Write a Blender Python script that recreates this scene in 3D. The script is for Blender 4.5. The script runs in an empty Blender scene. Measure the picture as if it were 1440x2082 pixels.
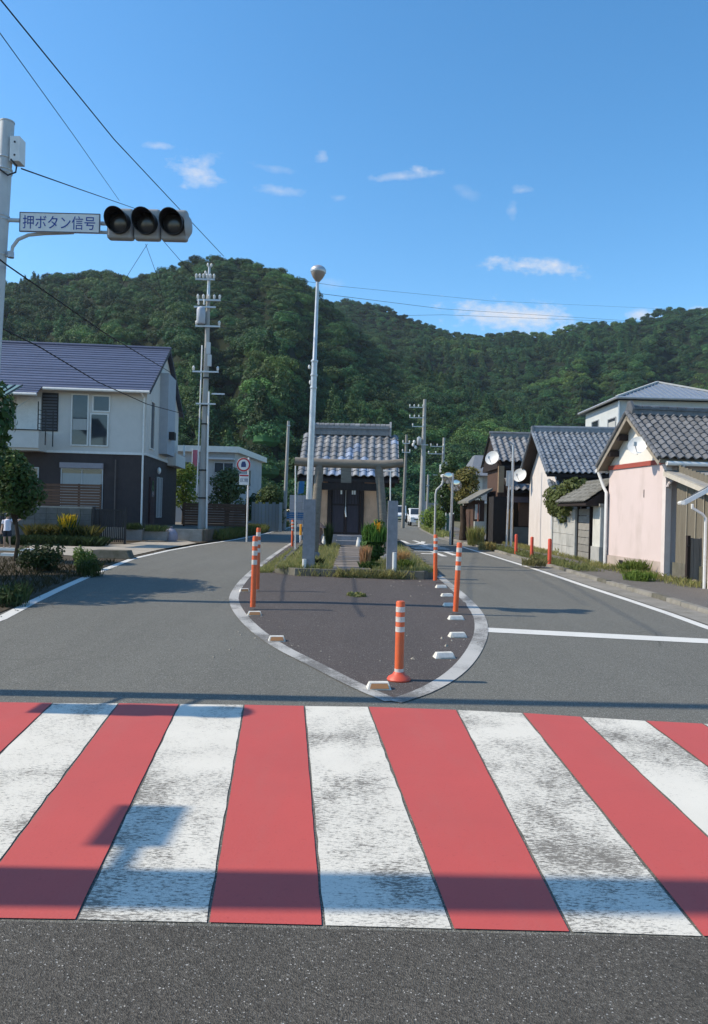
import bpy, bmesh, math, random
import numpy as np
from mathutils import Vector as V, Matrix, noise, Euler
R = math.radians
random.seed(7); rs = np.random.RandomState(11)
sc = bpy.context.scene
C = sc.collection
# ---------------------------------------------------------------- camera
FOC, CX, CY, HC, ROLL = 1500.0, 720.0, 1041.0, 1.45, R(1.4)
cam = bpy.data.cameras.new('camera'); co = bpy.data.objects.new('camera', cam); C.objects.link(co)
cam.sensor_fit = 'VERTICAL'; cam.sensor_height = 36.0; cam.lens = 36.0 * FOC / 2082.0
cam.clip_start = 0.05; cam.clip_end = 6000
co.matrix_world = Matrix.Translation((0, 0, HC)) @ Matrix.Rotation(-ROLL, 4, 'Y') @ Matrix.Rotation(R(90), 4, 'X')
sc.camera = co
sc.view_settings.view_transform = 'Standard'; sc.view_settings.look = 'None'
sc.view_settings.gamma = 1.0; sc.view_settings.use_curve_mapping = False
sc.view_settings.exposure = 0.36
sc.render.engine = 'CYCLES'
sc.cycles.use_denoising = True
sc.cycles.max_bounces = 8; sc.cycles.transparent_max_bounces = 8
sc.cycles.diffuse_bounces = 3; sc.cycles.glossy_bounces = 3
# ---------------------------------------------------------------- sun and sky
ELEV, AZ = R(43), R(1.0)                       # light travels towards +X, a hair towards +Y
Ld = V((math.cos(ELEV) * math.cos(AZ), math.cos(ELEV) * math.sin(AZ), -math.sin(ELEV)))
sl = bpy.data.lights.new('sun', 'SUN'); so = bpy.data.objects.new('sun', sl); C.objects.link(so)
so.rotation_euler = Ld.to_track_quat('-Z', 'Y').to_euler()
sl.energy = 4.2; sl.angle = R(0.53); sl.color = (1.0, 0.88, 0.70)
w = bpy.data.worlds.new('World'); sc.world = w; w.use_nodes = True
wt = w.node_tree; wn, wl = wt.nodes, wt.links
for n in list(wn): wn.remove(n)
def wm(op, a, b=None, c=None, clamp=False):
    n = wn.new('ShaderNodeMath'); n.operation = op; n.use_clamp = clamp
    for i, x in enumerate((a, b, c)):
        if x is None: continue
        if isinstance(x, (int, float)): n.inputs[i].default_value = x
        else: wl.new(x, n.inputs[i])
    return n.outputs[0]
sky = wn.new('ShaderNodeTexSky'); sky.sky_type = 'NISHITA'; sky.sun_disc = False
sky.sun_elevation = ELEV; sky.sun_rotation = math.atan2(-Ld.x, -Ld.y)
sky.altitude = 100; sky.air_density = 1.0; sky.dust_density = 0.4; sky.ozone_density = 2.4
hs = wn.new('ShaderNodeHueSaturation'); hs.inputs['Saturation'].default_value = 1.28; hs.inputs['Value'].default_value = 1.2; hs.inputs['Hue'].default_value = .494
wl.new(sky.outputs[0], hs.inputs['Color'])
tc = wn.new('ShaderNodeTexCoord'); sx = wn.new('ShaderNodeSeparateXYZ'); wl.new(tc.outputs['Generated'], sx.inputs[0])
dy = wm('MAXIMUM', sx.outputs['Y'], 0.02)
kk = wm('DIVIDE', sx.outputs['X'], dy); ee = wm('DIVIDE', sx.outputs['Z'], dy)
cb = wn.new('ShaderNodeCombineXYZ'); wl.new(kk, cb.inputs[0]); wl.new(ee, cb.inputs[1])
def wnoise(scale, detail, sxy):
    mp = wn.new('ShaderNodeVectorMath'); mp.operation = 'MULTIPLY'; wl.new(cb.outputs[0], mp.inputs[0]); mp.inputs[1].default_value = (sxy[0], sxy[1], 1)
    n = wn.new('ShaderNodeTexNoise'); wl.new(mp.outputs[0], n.inputs['Vector']); n.inputs['Scale'].default_value = scale
    n.inputs['Detail'].default_value = detail; n.inputs['Roughness'].default_value = 0.6
    return n.outputs['Fac']
nz = wm('SUBTRACT', wnoise(22, 6, (1, 1.8)), 0.5); nf = wm('SUBTRACT', wnoise(70, 5, (1, 1.5)), 0.5)
def ray(px, py):
    u, v = px - CX, CY - py
    return (u * math.cos(ROLL) - v * math.sin(ROLL)) / FOC, (u * math.sin(ROLL) + v * math.cos(ROLL)) / FOC
CLOUDS = [(392, 348, 56, 34, .75, 20), (420, 330, 34, 16, .5, -35), (316, 296, 34, 9, .4, 2), (566, 388, 62, 13, .38, 8),
          (655, 316, 16, 12, .45, 0), (822, 358, 84, 12, .45, -8), (852, 346, 24, 15, .55, 20), (690, 402, 18, 9, .3, 0),
          (1062, 386, 24, 12, .42, -10), (1043, 426, 12, 20, .25, 0), (945, 390, 34, 16, .16, 30), (1085, 541, 122, 19, .95, 2),
          (1050, 642, 160, 40, 1.0, 3), (1310, 640, 44, 15, .8, 0), (556, 342, 52, 11, .22, 6), (1425, 632, 30, 12, .8, 0), (676, 578, 26, 18, .2, 0)]
tot = None
for (px, py, a, b, s, ang) in CLOUDS:
    k0, e0 = ray(px, py); th = R(ang) + ROLL
    X = wm('SUBTRACT', kk, k0); Y = wm('SUBTRACT', ee, e0)
    xr = wm('ADD', wm('MULTIPLY', X, math.cos(th) * FOC / a), wm('MULTIPLY', Y, -math.sin(th) * FOC / a))
    yr = wm('ADD', wm('MULTIPLY', X, math.sin(th) * FOC / b), wm('MULTIPLY', Y, math.cos(th) * FOC / b))
    r = wm('SQRT', wm('ADD', wm('MULTIPLY', xr, xr), wm('MULTIPLY', yr, yr)))
    f = wm('ADD', wm('SUBTRACT', 0.95, r), wm('ADD', wm('MULTIPLY', nz, 2.2), wm('MULTIPLY', nf, 1.3)))
    f = wm('MULTIPLY', wm('MULTIPLY', f, 0.9, clamp=True), s)
    tot = f if tot is None else wm('MAXIMUM', tot, f)
tot = wm('MULTIPLY', tot, wm('GREATER_THAN', sx.outputs['Y'], 0.05))
mx = wn.new('ShaderNodeMix'); mx.data_type = 'RGBA'; wl.new(tot, mx.inputs['Factor'])
wl.new(hs.outputs[0], mx.inputs['A']); mx.inputs['B'].default_value = (4.3, 4.4, 4.7, 1)
bg = wn.new('ShaderNodeBackground'); bg.inputs['Strength'].default_value = 0.15
wl.new(mx.outputs['Result'], bg.inputs['Color'])
ow = wn.new('ShaderNodeOutputWorld'); wl.new(bg.outputs[0], ow.inputs[0])
# thin air between here and the hills
hb = bpy.data.meshes.new('haze'); hv = [(x, y, z) for z in (-1.1, 195) for x, y in ((-760, -70), (760, -70), (760, 800), (-760, 800))]
hb.from_pydata(hv, [], [(3, 2, 1, 0), (4, 5, 6, 7), (0, 1, 5, 4), (1, 2, 6, 5), (2, 3, 7, 6), (3, 0, 4, 7)])
ho = bpy.data.objects.new('haze', hb); C.objects.link(ho); ho['kind'] = 'stuff'; ho['label'] = 'thin pale summer air over the town and hills'
hm = bpy.data.materials.new('haze_air'); hm.use_nodes = True; hn = hm.node_tree.nodes; hn.remove(hn['Principled BSDF'])
pv = hn.new('ShaderNodeVolumePrincipled'); pv.inputs['Color'].default_value = (.75, .86, 1, 1); pv.inputs['Density'].default_value = .00014; pv.inputs['Anisotropy'].default_value = .3
hm.node_tree.links.new(pv.outputs[0], hn['Material Output'].inputs['Volume']); hb.materials.append(hm)
sc.cycles.volume_step_rate = 10; sc.cycles.volume_max_steps = 32; sc.cycles.volume_bounces = 0

# ---------------------------------------------------------------- helpers
def gz(y): return 0.0 if y < 12 else 0.006 * (min(y, 140) - 12)
def P(px, py, d):                     # the point a given depth along the line of sight of a photo pixel
    k, e = ray(px, py); return V((k * d, d, HC + e * d))
def G(px, py, dz=0.0):                # the point of the ground seen at a photo pixel
    k, e = ray(px, py); h = HC - dz
    d = h / -e if -e > 1e-6 and h / -e < 12 else (h + 0.072) / (0.006 - e)
    return V((k * d, d, gz(d) + dz))
ORG = {}
def tag(o, label=None, cat=None, group=None, kind=None):
    if label: o['label'] = label
    if cat: o['category'] = cat
    if group: o['group'] = group
    if kind: o['kind'] = kind
    return o
def thing(name, label, cat, loc, group=None):
    o = bpy.data.objects.new(name, None); C.objects.link(o); o.empty_display_size = .2
    o.location = loc; ORG[o.name] = V(loc)
    return tag(o, label, cat, group)
def link(name, me, parent=None, mw=None):
    o = bpy.data.objects.new(name, me); C.objects.link(o)
    if mw is None: mw = Matrix()
    if parent:
        o.parent = parent; og = ORG[parent.name]; ORG[o.name] = og + V((0, 0, 0))
        o.matrix_local = Matrix.Translation(-og) @ mw
        if parent.parent: pass
    else: o.matrix_world = mw
    return o
class MB:
    def __init__(s): s.v = []; s.f = []
    def poly(s, pts):
        i = len(s.v); s.v += [tuple(p) for p in pts]; s.f.append(tuple(range(i, i + len(pts)))); return s
    def hexa(s, c):                   # 8 corners: bottom ring 0-3 then top ring 4-7 (counter-clockwise from above)
        i = len(s.v); s.v += [tuple(p) for p in c]
        for q in ((3, 2, 1, 0), (4, 5, 6, 7), (0, 1, 5, 4), (1, 2, 6, 5), (2, 3, 7, 6), (3, 0, 4, 7)): s.f.append(tuple(i + k for k in q))
        return s
    def box(s, x0, x1, y0, y1, z0, z1, fr=None):
        c = [(x0, y0, z0), (x1, y0, z0), (x1, y1, z0), (x0, y1, z0), (x0, y0, z1), (x1, y0, z1), (x1, y1, z1), (x0, y1, z1)]
        if fr: c = [fr(*p) for p in c]
        return s.hexa(c)
    def beam(s, p, q, w_, h_, up=(0, 0, 1)):
        p, q = V(p), V(q); d = (q - p).normalized(); u = V(up)
        if abs(d.dot(u)) > .98: u = V((0, 1, 0))
        sd = d.cross(u).normalized() * (w_ / 2); uu = sd.cross(d).normalized() * (h_ / 2)
        return s.hexa([p - sd - uu, p + sd - uu, q + sd - uu, q - sd - uu, p - sd + uu, p + sd + uu, q + sd + uu, q - sd + uu])
    def tube(s, pts, r, n=8, cap=True):
        pts = [V(p) for p in pts]; rr = r if isinstance(r, (list, tuple)) else [r] * len(pts)
        i0 = len(s.v); prev = None
        for i, p in enumerate(pts):
            t = (pts[min(i + 1, len(pts) - 1)] - pts[max(i - 1, 0)]).normalized()
            a = prev if prev else (V((0, 1, 0)) if abs(t.z) > .8 else V((0, 0, 1)))
            a = (a - t * a.dot(t)).normalized(); prev = a; b = t.cross(a)
            for k in range(n):
                th = 2 * math.pi * k / n; s.v.append(tuple(p + (a * math.cos(th) + b * math.sin(th)) * rr[i]))
        for i in range(len(pts) - 1):
            for k in range(n):
                a = i0 + i * n + k; b = i0 + i * n + (k + 1) % n; s.f.append((a, b, b + n, a + n))
        if cap:
            s.f.append(tuple(i0 + k for k in range(n))[::-1]); e = i0 + (len(pts) - 1) * n; s.f.append(tuple(e + k for k in range(n)))
        return s
    def lathe(s, c, prof, n=16, ax=None):
        c = V(c); i0 = len(s.v); q = V((0, 0, 1)).rotation_difference(V(ax)) if ax else None
        for (r, z) in prof:
            for k in range(n):
                th = 2 * math.pi * k / n; p = V((r * math.cos(th), r * math.sin(th), z))
                s.v.append(tuple(c + (q @ p if q else p)))
        for i in range(len(prof) - 1):
            for k in range(n):
                a = i0 + i * n + k; b = i0 + i * n + (k + 1) % n; s.f.append((a, b, b + n, a + n))
        s.f.append(tuple(i0 + k for k in range(n))[::-1]); e = i0 + (len(prof) - 1) * n; s.f.append(tuple(e + k for k in range(n)))
        return s
    def ext(s, pts, vec):             # a polygon pushed along a vector
        pts = [V(p) for p in pts]; n = len(pts); i = len(s.v); s.v += [tuple(p) for p in pts] + [tuple(p + V(vec)) for p in pts]
        s.f.append(tuple(i + k for k in range(n))[::-1]); s.f.append(tuple(i + n + k for k in range(n)))
        for k in range(n): s.f.append((i + k, i + (k + 1) % n, i + n + (k + 1) % n, i + n + k))
        return s
    def ball(s, c, r, n=10, m=7):
        c = V(c); r = r if isinstance(r, (tuple, list)) else (r, r, r)
        pr = [(max(.001, math.sin(math.pi * i / m)), -math.cos(math.pi * i / m)) for i in range(m + 1)]
        i0 = len(s.v)
        for (a, z) in pr:
            for k in range(n):
                th = 2 * math.pi * k / n; s.v.append((c.x + r[0] * a * math.cos(th), c.y + r[1] * a * math.sin(th), c.z + r[2] * z))
        for i in range(m):
            for k in range(n):
                a = i0 + i * n + k; b = i0 + i * n + (k + 1) % n; s.f.append((a, b, b + n, a + n))
        return s
    def mesh(s, name, mat, off=None, smooth=False, flip=False):
        me = bpy.data.meshes.new(name)
        vv = [tuple(V(p) - off) for p in s.v] if off is not None else s.v
        me.from_pydata(vv, [], s.f); me.update()
        if flip:
            bm = bmesh.new(); bm.from_mesh(me); bmesh.ops.recalc_face_normals(bm, faces=bm.faces); bm.to_mesh(me); bm.free()
        if mat: me.materials.append(mat)
        if smooth:
            for p in me.polygons: p.use_smooth = True
            try: me.set_sharp_from_angle(angle=R(40))
            except Exception: pass
        return me
    def build(s, name, mat, parent=None, smooth=False, **t):
        off = ORG[parent.name] if parent else None
        me = s.mesh(name, mat, off, smooth, True)
        o = bpy.data.objects.new(name, me); C.objects.link(o)
        if parent: o.parent = parent; ORG[o.name] = off
        else: ORG[o.name] = V((0, 0, 0))
        return tag(o, **t)
def frame(o, a, b):                   # local coordinates (along a, along b, up)
    o, a, b = V(o), V(a).normalized(), V(b).normalized()
    return lambda s, t, z: o + a * s + b * t + V((0, 0, z))
def lerp(tab, x):
    if x <= tab[0][0]: return tab[0][1]
    for (x0, y0), (x1, y1) in zip(tab, tab[1:]):
        if x <= x1: return y0 + (y1 - y0) * (x - x0) / (x1 - x0)
    return tab[-1][1]

# ---------------------------------------------------------------- materials
def rgb(h):
    h = h.lstrip('#'); c = [int(h[i:i + 2], 16) / 255 for i in (0, 2, 4)]
    return tuple(x / 12.92 if x <= .04045 else ((x + .055) / 1.055) ** 2.4 for x in c)
class NT:
    def __init__(s, name):
        s.m = bpy.data.materials.new(name); s.m.use_nodes = True; s.n = s.m.node_tree.nodes; s.l = s.m.node_tree.links
        s.b = s.n['Principled BSDF']; s.pos = s.n.new('ShaderNodeNewGeometry').outputs['Position']
    def put(s, x, sock):
        if isinstance(x, (int, float)): sock.default_value = x
        elif isinstance(x, tuple): sock.default_value = x if len(x) == 4 else x + (1,)
        else: s.l.new(x, sock)
    def noise(s, scale, detail=4, rough=.6, vec=None, stretch=None, dist=0):
        n = s.n.new('ShaderNodeTexNoise'); n.inputs['Scale'].default_value = scale; n.inputs['Detail'].default_value = detail
        n.inputs['Roughness'].default_value = rough; n.inputs['Distortion'].default_value = dist
        v = vec or s.pos
        if stretch:
            m = s.n.new('ShaderNodeVectorMath'); m.operation = 'MULTIPLY'; s.l.new(v, m.inputs[0]); m.inputs[1].default_value = stretch; v = m.outputs[0]
        s.l.new(v, n.inputs['Vector']); return n.outputs['Fac']
    def voro(s, scale, feat='F1', out='Distance', vec=None):
        n = s.n.new('ShaderNodeTexVoronoi'); n.feature = feat; n.inputs['Scale'].default_value = scale
        s.l.new(vec or s.pos, n.inputs['Vector']); return n.outputs[out]
    def math(s, op, a, b=0.0, clamp=False):
        n = s.n.new('ShaderNodeMath'); n.operation = op; n.use_clamp = clamp; s.put(a, n.inputs[0]); s.put(b, n.inputs[1]); return n.outputs[0]
    def ramp(s, f, lo, hi, a=0.0, b=1.0):
        n = s.n.new('ShaderNodeMapRange'); s.put(f, n.inputs[0]); n.inputs[1].default_value = lo; n.inputs[2].default_value = hi
        n.inputs[3].default_value = a; n.inputs[4].default_value = b; return n.outputs[0]
    def mix(s, f, a, b, mode='MIX'):
        n = s.n.new('ShaderNodeMix'); n.data_type = 'RGBA'; n.blend_type = mode
        s.put(f, n.inputs['Factor']); s.put(a, n.inputs['A']); s.put(b, n.inputs['B']); return n.outputs['Result']
    def bump(s, h, strength, dist=.01):
        n = s.n.new('ShaderNodeBump'); n.inputs['Strength'].default_value = strength; n.inputs['Distance'].default_value = dist
        s.put(h, n.inputs['Height']); s.l.new(n.outputs[0], s.b.inputs['Normal'])
    def done(s, col, rough=.7, spec=.35, metal=0):
        s.put(col, s.b.inputs['Base Color']); s.put(rough, s.b.inputs['Roughness'])
        s.b.inputs['Specular IOR Level'].default_value = spec; s.b.inputs['Metallic'].default_value = metal
        return s.m
MATS = {}
def M(name, c, c2=None, scale=6, rough=.7, spec=.3, metal=0, bump=0, bscale=60, amt=1.0, dirt=None, dscale=1.5, rnd=0, stretch=None):
    if name in MATS: return MATS[name]
    t = NT(name); c = rgb(c) if isinstance(c, str) else c
    c2 = rgb(c2) if isinstance(c2, str) else (c2 or tuple(x * .72 for x in c))
    f = t.ramp(t.noise(scale, 5, .65, stretch=stretch), .32, .68, 0, amt)
    col = t.mix(f, c, c2)
    if dirt:
        g = t.ramp(t.noise(dscale, 6, .7, stretch=(1, 1, .35)), .5, .75, 0, .75); col = t.mix(g, col, rgb(dirt) if isinstance(dirt, str) else dirt)
    if rnd:
        oi = t.n.new('ShaderNodeObjectInfo'); h = t.n.new('ShaderNodeHueSaturation'); t.l.new(col, h.inputs['Color'])
        t.put(t.ramp(oi.outputs['Random'], 0, 1, 1 - rnd, 1 + rnd), h.inputs['Value']); col = h.outputs[0]
    if bump: t.bump(t.noise(bscale, 4, .7), bump, .01)
    MATS[name] = t.done(col, t.ramp(t.noise(scale * 3, 3), .3, .7, max(.02, rough - .08), min(1, rough + .08)), spec, metal)
    return MATS[name]
def asphalt(name, base, spk, patch):
    t = NT(name)
    big = t.ramp(t.noise(.5, 5, .6), .3, .7); mid = t.ramp(t.noise(7, 4, .6), .3, .7)
    col = t.mix(t.math('MULTIPLY', big, .75), base, patch)
    col = t.mix(t.math('MULTIPLY', mid, .22), col, tuple(x * .55 for x in base))
    tr = t.ramp(t.noise(.9, 5, .65, stretch=(1.6, .12, 1)), .42, .70, 0, .55); col = t.mix(tr, col, tuple(x * .66 for x in base))
    cell = t.voro(190, out='Color'); sp = t.n.new('ShaderNodeSeparateColor'); t.l.new(cell, sp.inputs[0])
    g = t.math('POWER', sp.outputs[0], 2.2); col = t.mix(t.math('MULTIPLY', g, .7), col, spk)
    dk = t.ramp(sp.outputs[1], .5, .95, 0, .65); col = t.mix(dk, col, tuple(x * .22 for x in base))
    gl = t.ramp(sp.outputs[2], .972, .995, 0, .7); col = t.mix(gl, col, (.5, .49, .46))
    rib = t.ramp(t.voro(.55, 'DISTANCE_TO_EDGE'), 0, .006, .6, 0); rib = t.math('MULTIPLY', rib, t.ramp(t.noise(.35, 2), .55, .62))
    col = t.mix(rib, col, tuple(x * .4 for x in base))
    h = t.math('ADD', t.voro(190), t.math('MULTIPLY', t.noise(30, 3), .5)); t.bump(h, .55, .008)
    return t.done(col, .82, .3)
ASPH = asphalt('asphalt', (.140, .139, .118), (.26, .25, .22), (.168, .166, .143))
ASPHN = asphalt('shaded_asphalt', (.070, .063, .052), (.175, .16, .135), (.085, .077, .064))  # same road asphalt, colour darkened to stand in for foreground shade
ASPHB = asphalt('brown_asphalt', (.082, .068, .062), (.15, .13, .12), (.098, .082, .075))
ASPHW = asphalt('walkway_asphalt', (.14, .128, .116), (.22, .21, .19), (.165, .152, .138))
def paint(name, col, under, wear, crack):
    t = NT(name)
    n1 = t.noise(75, 6, .8, stretch=(.5, 1.5, 1)); n2 = t.noise(1.1, 4, .6, stretch=(1.3, .9, 1)); vor = t.voro(55, 'DISTANCE_TO_EDGE')
    cr = t.ramp(t.math('ADD', vor, t.math('MULTIPLY', n1, .09)), .03, .085, 1, 0)
    cr = t.math('MULTIPLY', cr, t.ramp(n2, .40, .62, .1, 1)); cr = t.math('MULTIPLY', cr, crack)
    thr = t.math('ADD', n1, t.math('MULTIPLY', t.ramp(n2, .3, .72), wear))
    ch = t.ramp(thr, .675, .745)
    f = t.math('MAXIMUM', cr, ch, True)
    c0 = t.mix(t.ramp(t.noise(2.2, 5), .35, .75, 0, .35), col, tuple(x * .78 for x in col))
    t.bump(t.math('MULTIPLY', f, -1.0), .3, .006)
    return t.done(t.mix(f, c0, under), .7, .35)
WHITEP = paint('worn_white_paint', (.66, .625, .54), (.17, .155, .13), .30, .9)
WHITEL = paint('old_white_line_paint', (.44, .43, .40), (.15, .143, .13), .36, .9)
WHITEC = paint('clean_white_line_paint', (.64, .63, .585), (.17, .165, .15), .14, .3)
def redp():
    t = NT('red_road_paint')
    c = t.mix(t.ramp(t.noise(1.6, 5), .35, .7, 0, .6), (.475, .078, .066), (.405, .072, .062))
    c = t.mix(t.ramp(t.noise(60, 3), .62, .72, 0, .35), c, (.29, .042, .038))
    c = t.mix(t.ramp(t.noise(1.3, 5, .7, stretch=(2.2, .5, 1)), .5, .75, 0, .28), c, (.36, .12, .10))
    c = t.mix(t.ramp(t.noise(110, 2), .70, .76, 0, .55), c, (.16, .07, .06))
    t.bump(t.noise(90, 3), .25, .004)
    return t.done(c, .62, .4)
REDP = redp()
CONC = M('concrete', (.36, .345, .31), (.25, .235, .205), 3, .85, .2, bump=.3, dirt=(.13, .12, .10))
CONCD = M('mossy_concrete', (.17, .16, .135), (.10, .095, .075), 4, .9, .2, bump=.5, dirt=(.055, .06, .03))
STONE = M('grey_stone', (.26, .265, .285), (.2, .205, .225), 9, .7, .3, bump=.25, bscale=120, dirt=(.13, .13, .135))
SOIL = M('soil', (.10, .082, .06), (.06, .05, .036), 3, .95, .1, bump=.8, bscale=18)
GRND = M('dry_ground', (.19, .165, .12), (.11, .11, .06), 1.2, .95, .1, bump=.6, bscale=20, dirt=(.075, .085, .035), dscale=.8)
GALV = M('galvanised_steel', (.52, .53, .54), (.40, .41, .43), 5, .42, .5, .55)
GPOLE = M('pale_grey_painted_steel', (.50, .52, .53), (.42, .44, .45), 3, .5, .4)
CPOLE = M('pole_concrete', (.37, .365, .345), (.28, .275, .26), 4, .85, .2, stretch=(1, 1, .3), bump=.15)
WHITEM = M('white_coated_metal', (.72, .72, .70), (.62, .62, .60), 6, .45, .45)
DARK = M('dark_plastic', (.018, .019, .022), (.012, .012, .014), 8, .5, .35)
BLACKM = M('black_metal', (.022, .021, .023), (.014, .014, .015), 6, .5, .35)
ORAN = M('orange_plastic', (.72, .125, .035), (.62, .10, .03), 9, .5, .4, dirt=(.42, .13, .07), dscale=6)
REDO = M('faded_red_plastic', (.66, .085, .045), (.55, .075, .04), 9, .5, .4, dirt=(.4, .1, .06), dscale=5)
REFL = M('reflective_tape', (.66, .60, .55), (.52, .46, .42), 25, .4, .5)
def glass(name, c, rough=.06):
    t = NT(name); return t.done(t.mix(t.ramp(t.noise(1.5, 3), .3, .7), c, tuple(x * .6 for x in c)), rough, .8)
GLASS = glass('window_glass', (.035, .045, .06)); LENS = glass('dark_lens', (.03, .031, .034), .25)
def leafmat(name, c1, c2, trans=.25, rnd=.35, hue=.03, tint=None):
    t = NT(name); g = t.n.new('ShaderNodeNewGeometry'); oi = t.n.new('ShaderNodeObjectInfo')
    c = t.mix(g.outputs['Random Per Island'], c1, c2)
    if tint:
        at = t.n.new('ShaderNodeAttribute'); at.attribute_type = 'INSTANCER'; at.attribute_name = 'tint'; c = t.mix(at.outputs['Fac'], c, tint)
    h = t.n.new('ShaderNodeHueSaturation'); t.l.new(c, h.inputs['Color'])
    t.put(t.ramp(oi.outputs['Random'], 0, 1, .5 - hue, .5 + hue), h.inputs['Hue'])
    rv = t.math('FRACT', t.math('MULTIPLY', oi.outputs['Random'], 7.31)); t.put(t.ramp(rv, 0, 1, 1 - rnd, 1 + rnd), h.inputs['Value'])
    t.done(h.outputs[0], .62, .22)
    tl = t.n.new('ShaderNodeBsdfTranslucent'); ms = t.n.new('ShaderNodeMixShader'); ms.inputs[0].default_value = trans
    h2 = t.n.new('ShaderNodeHueSaturation'); t.l.new(h.outputs[0], h2.inputs['Color']); h2.inputs['Hue'].default_value = .48; h2.inputs['Value'].default_value = 1.25
    t.l.new(h2.outputs[0], tl.inputs[0]); t.l.new(t.b.outputs[0], ms.inputs[1]); t.l.new(tl.outputs[0], ms.inputs[2])
    t.l.new(ms.outputs[0], t.n['Material Output'].inputs[0]); return t.m
LEAF = leafmat('evergreen_leaves', (.030, .062, .016), (.062, .108, .030))
LEAFL = leafmat('fresh_leaves', (.075, .15, .025), (.13, .21, .045), .35)
LEAFY = leafmat('yellowing_leaves', (.13, .125, .03), (.19, .16, .05), .3)
LEAFD = leafmat('dark_leaves', (.022, .045, .015), (.045, .08, .026), .2)
GRASS = leafmat('grass_blades', (.15, .17, .055), (.30, .275, .11), .3)
DRYG = leafmat('dry_grass', (.34, .24, .09), (.45, .33, .15), .3)
YELF = leafmat('yellow_petals', (.75, .55, .03), (.65, .42, .02), .2, .1)
BARK = M('bark', (.075, .055, .04), (.04, .03, .022), 12, .9, .15, bump=.8, bscale=30, stretch=(1, 1, .3))
WOOD = M('weathered_brown_wood', (.15, .085, .055), (.085, .05, .035), 4, .75, .25, stretch=(.3, 1, 6), rnd=.2)
WOODD = M('dark_stained_wood', (.036, .026, .024), (.022, .017, .016), 5, .7, .25, stretch=(4, 4, .4))
WOODG = M('grey_old_timber', (.235, .21, .175), (.155, .135, .112), 6, .85, .2, stretch=(.4, 3, 3), bump=.4, bscale=25)
# ---------------------------------------------------------------- foliage
def cards(cen, nor, size, r, bend=.25):
    n = len(cen); a = r.normal(size=(n, 3)); a -= nor * (a * nor).sum(1)[:, None]; a /= np.linalg.norm(a, axis=1)[:, None] + 1e-9
    b = np.cross(nor, a); s = (size * (0.65 + .7 * r.rand(n)))[:, None]
    p0 = cen - a * s; p1 = cen + b * s * .55 - nor * s * bend * .3; p2 = cen + a * s - nor * s * bend; p3 = cen - b * s * .55 - nor * s * bend * .3
    return np.stack([p0, p1, p2, p3], 1).reshape(-1, 3)
def lump_leaves(lumps, n, size, r, jit=.7):
    """leaf cards through the outer shells of a set of lumps (x,y,z,rx,ry,rz)"""
    L = np.array(lumps, float); wgt = (L[:, 3] * L[:, 4] + L[:, 4] * L[:, 5]); idx = r.choice(len(L), n, p=wgt / wgt.sum())
    d = r.normal(size=(n, 3)); d /= np.linalg.norm(d, axis=1)[:, None]
    rad = (0.62 + .45 * r.rand(n) ** .6)[:, None]
    cen = L[idx, :3] + d * L[idx, 3:] * rad
    nor = d + r.normal(size=(n, 3)) * jit * .6 + np.array([0, 0, .35]); nor /= np.linalg.norm(nor, axis=1)[:, None]
    return cards(cen, nor, size, r)
def card_mesh(name, pts, mat, extra=None):
    nq = len(pts) // 4; vs = pts
    me = bpy.data.meshes.new(name)
    if extra is not None: vs = np.concatenate([pts, np.array(extra[0], float)])
    fs = [tuple(range(4 * i, 4 * i + 4)) for i in range(nq)]
    if extra is not None: fs += [tuple(4 * nq + k for k in f) for f in extra[1]]
    me.from_pydata(vs.tolist(), [], fs); me.update(); me.materials.append(mat); return me
def tree(name, label, cat, base, h, r, n, ls, mat, trunk=.1, z0=.35, lean=(0, 0), nl=9, group=None, seed=0, squash=.8):
    rr = np.random.RandomState(seed + 5); base = V(base)
    o = thing(name, label, cat, base, group)
    top = base + V((lean[0], lean[1], h)); lumps = []; mb = MB()
    mid = base.lerp(top, z0 + .1)
    mb.tube([base - V((0, 0, .05)), base.lerp(top, z0 * .5) + V((rr.normal() * .06, 0, 0)), mid, base.lerp(top, .8)], [trunk * 1.2, trunk, trunk * .75, trunk * .25], 7)
    for i in range(nl):
        an = 2 * math.pi * (i / nl) + rr.rand() * .8; t = .12 + .88 * rr.rand(); hh = z0 + (1 - z0) * (.15 + .72 * (i * .618 % 1))
        sh = math.sin(math.pi * min(1, max(.12, (hh - z0) / (1 - z0) * .8 + .2)))
        c = base.lerp(top, hh) + V((math.cos(an), math.sin(an), 0)) * r * .62 * sh * (.5 + .5 * t)
        lr = r * (.36 + .2 * rr.rand()); lumps.append((c.x, c.y, c.z, lr, lr, lr * squash))
        st = base.lerp(top, max(z0 * .8, hh - .25)); mb.tube([st, st.lerp(c, .6) + V((0, 0, -.04 * h * .3)), c], [trunk * .45, trunk * .28, trunk * .1], 5)
    c = base.lerp(top, .86); lumps.append((c.x, c.y, c.z, r * .45, r * .45, h * .14))
    mb.build('trunk', BARK, o, True)
    pts = lump_leaves(lumps, n, ls, rr) - np.array(base)
    me = card_mesh('crown', pts, mat); ob = bpy.data.objects.new('crown', me); C.objects.link(ob); ob.parent = o; ORG[ob.name] = base
    return o
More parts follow.
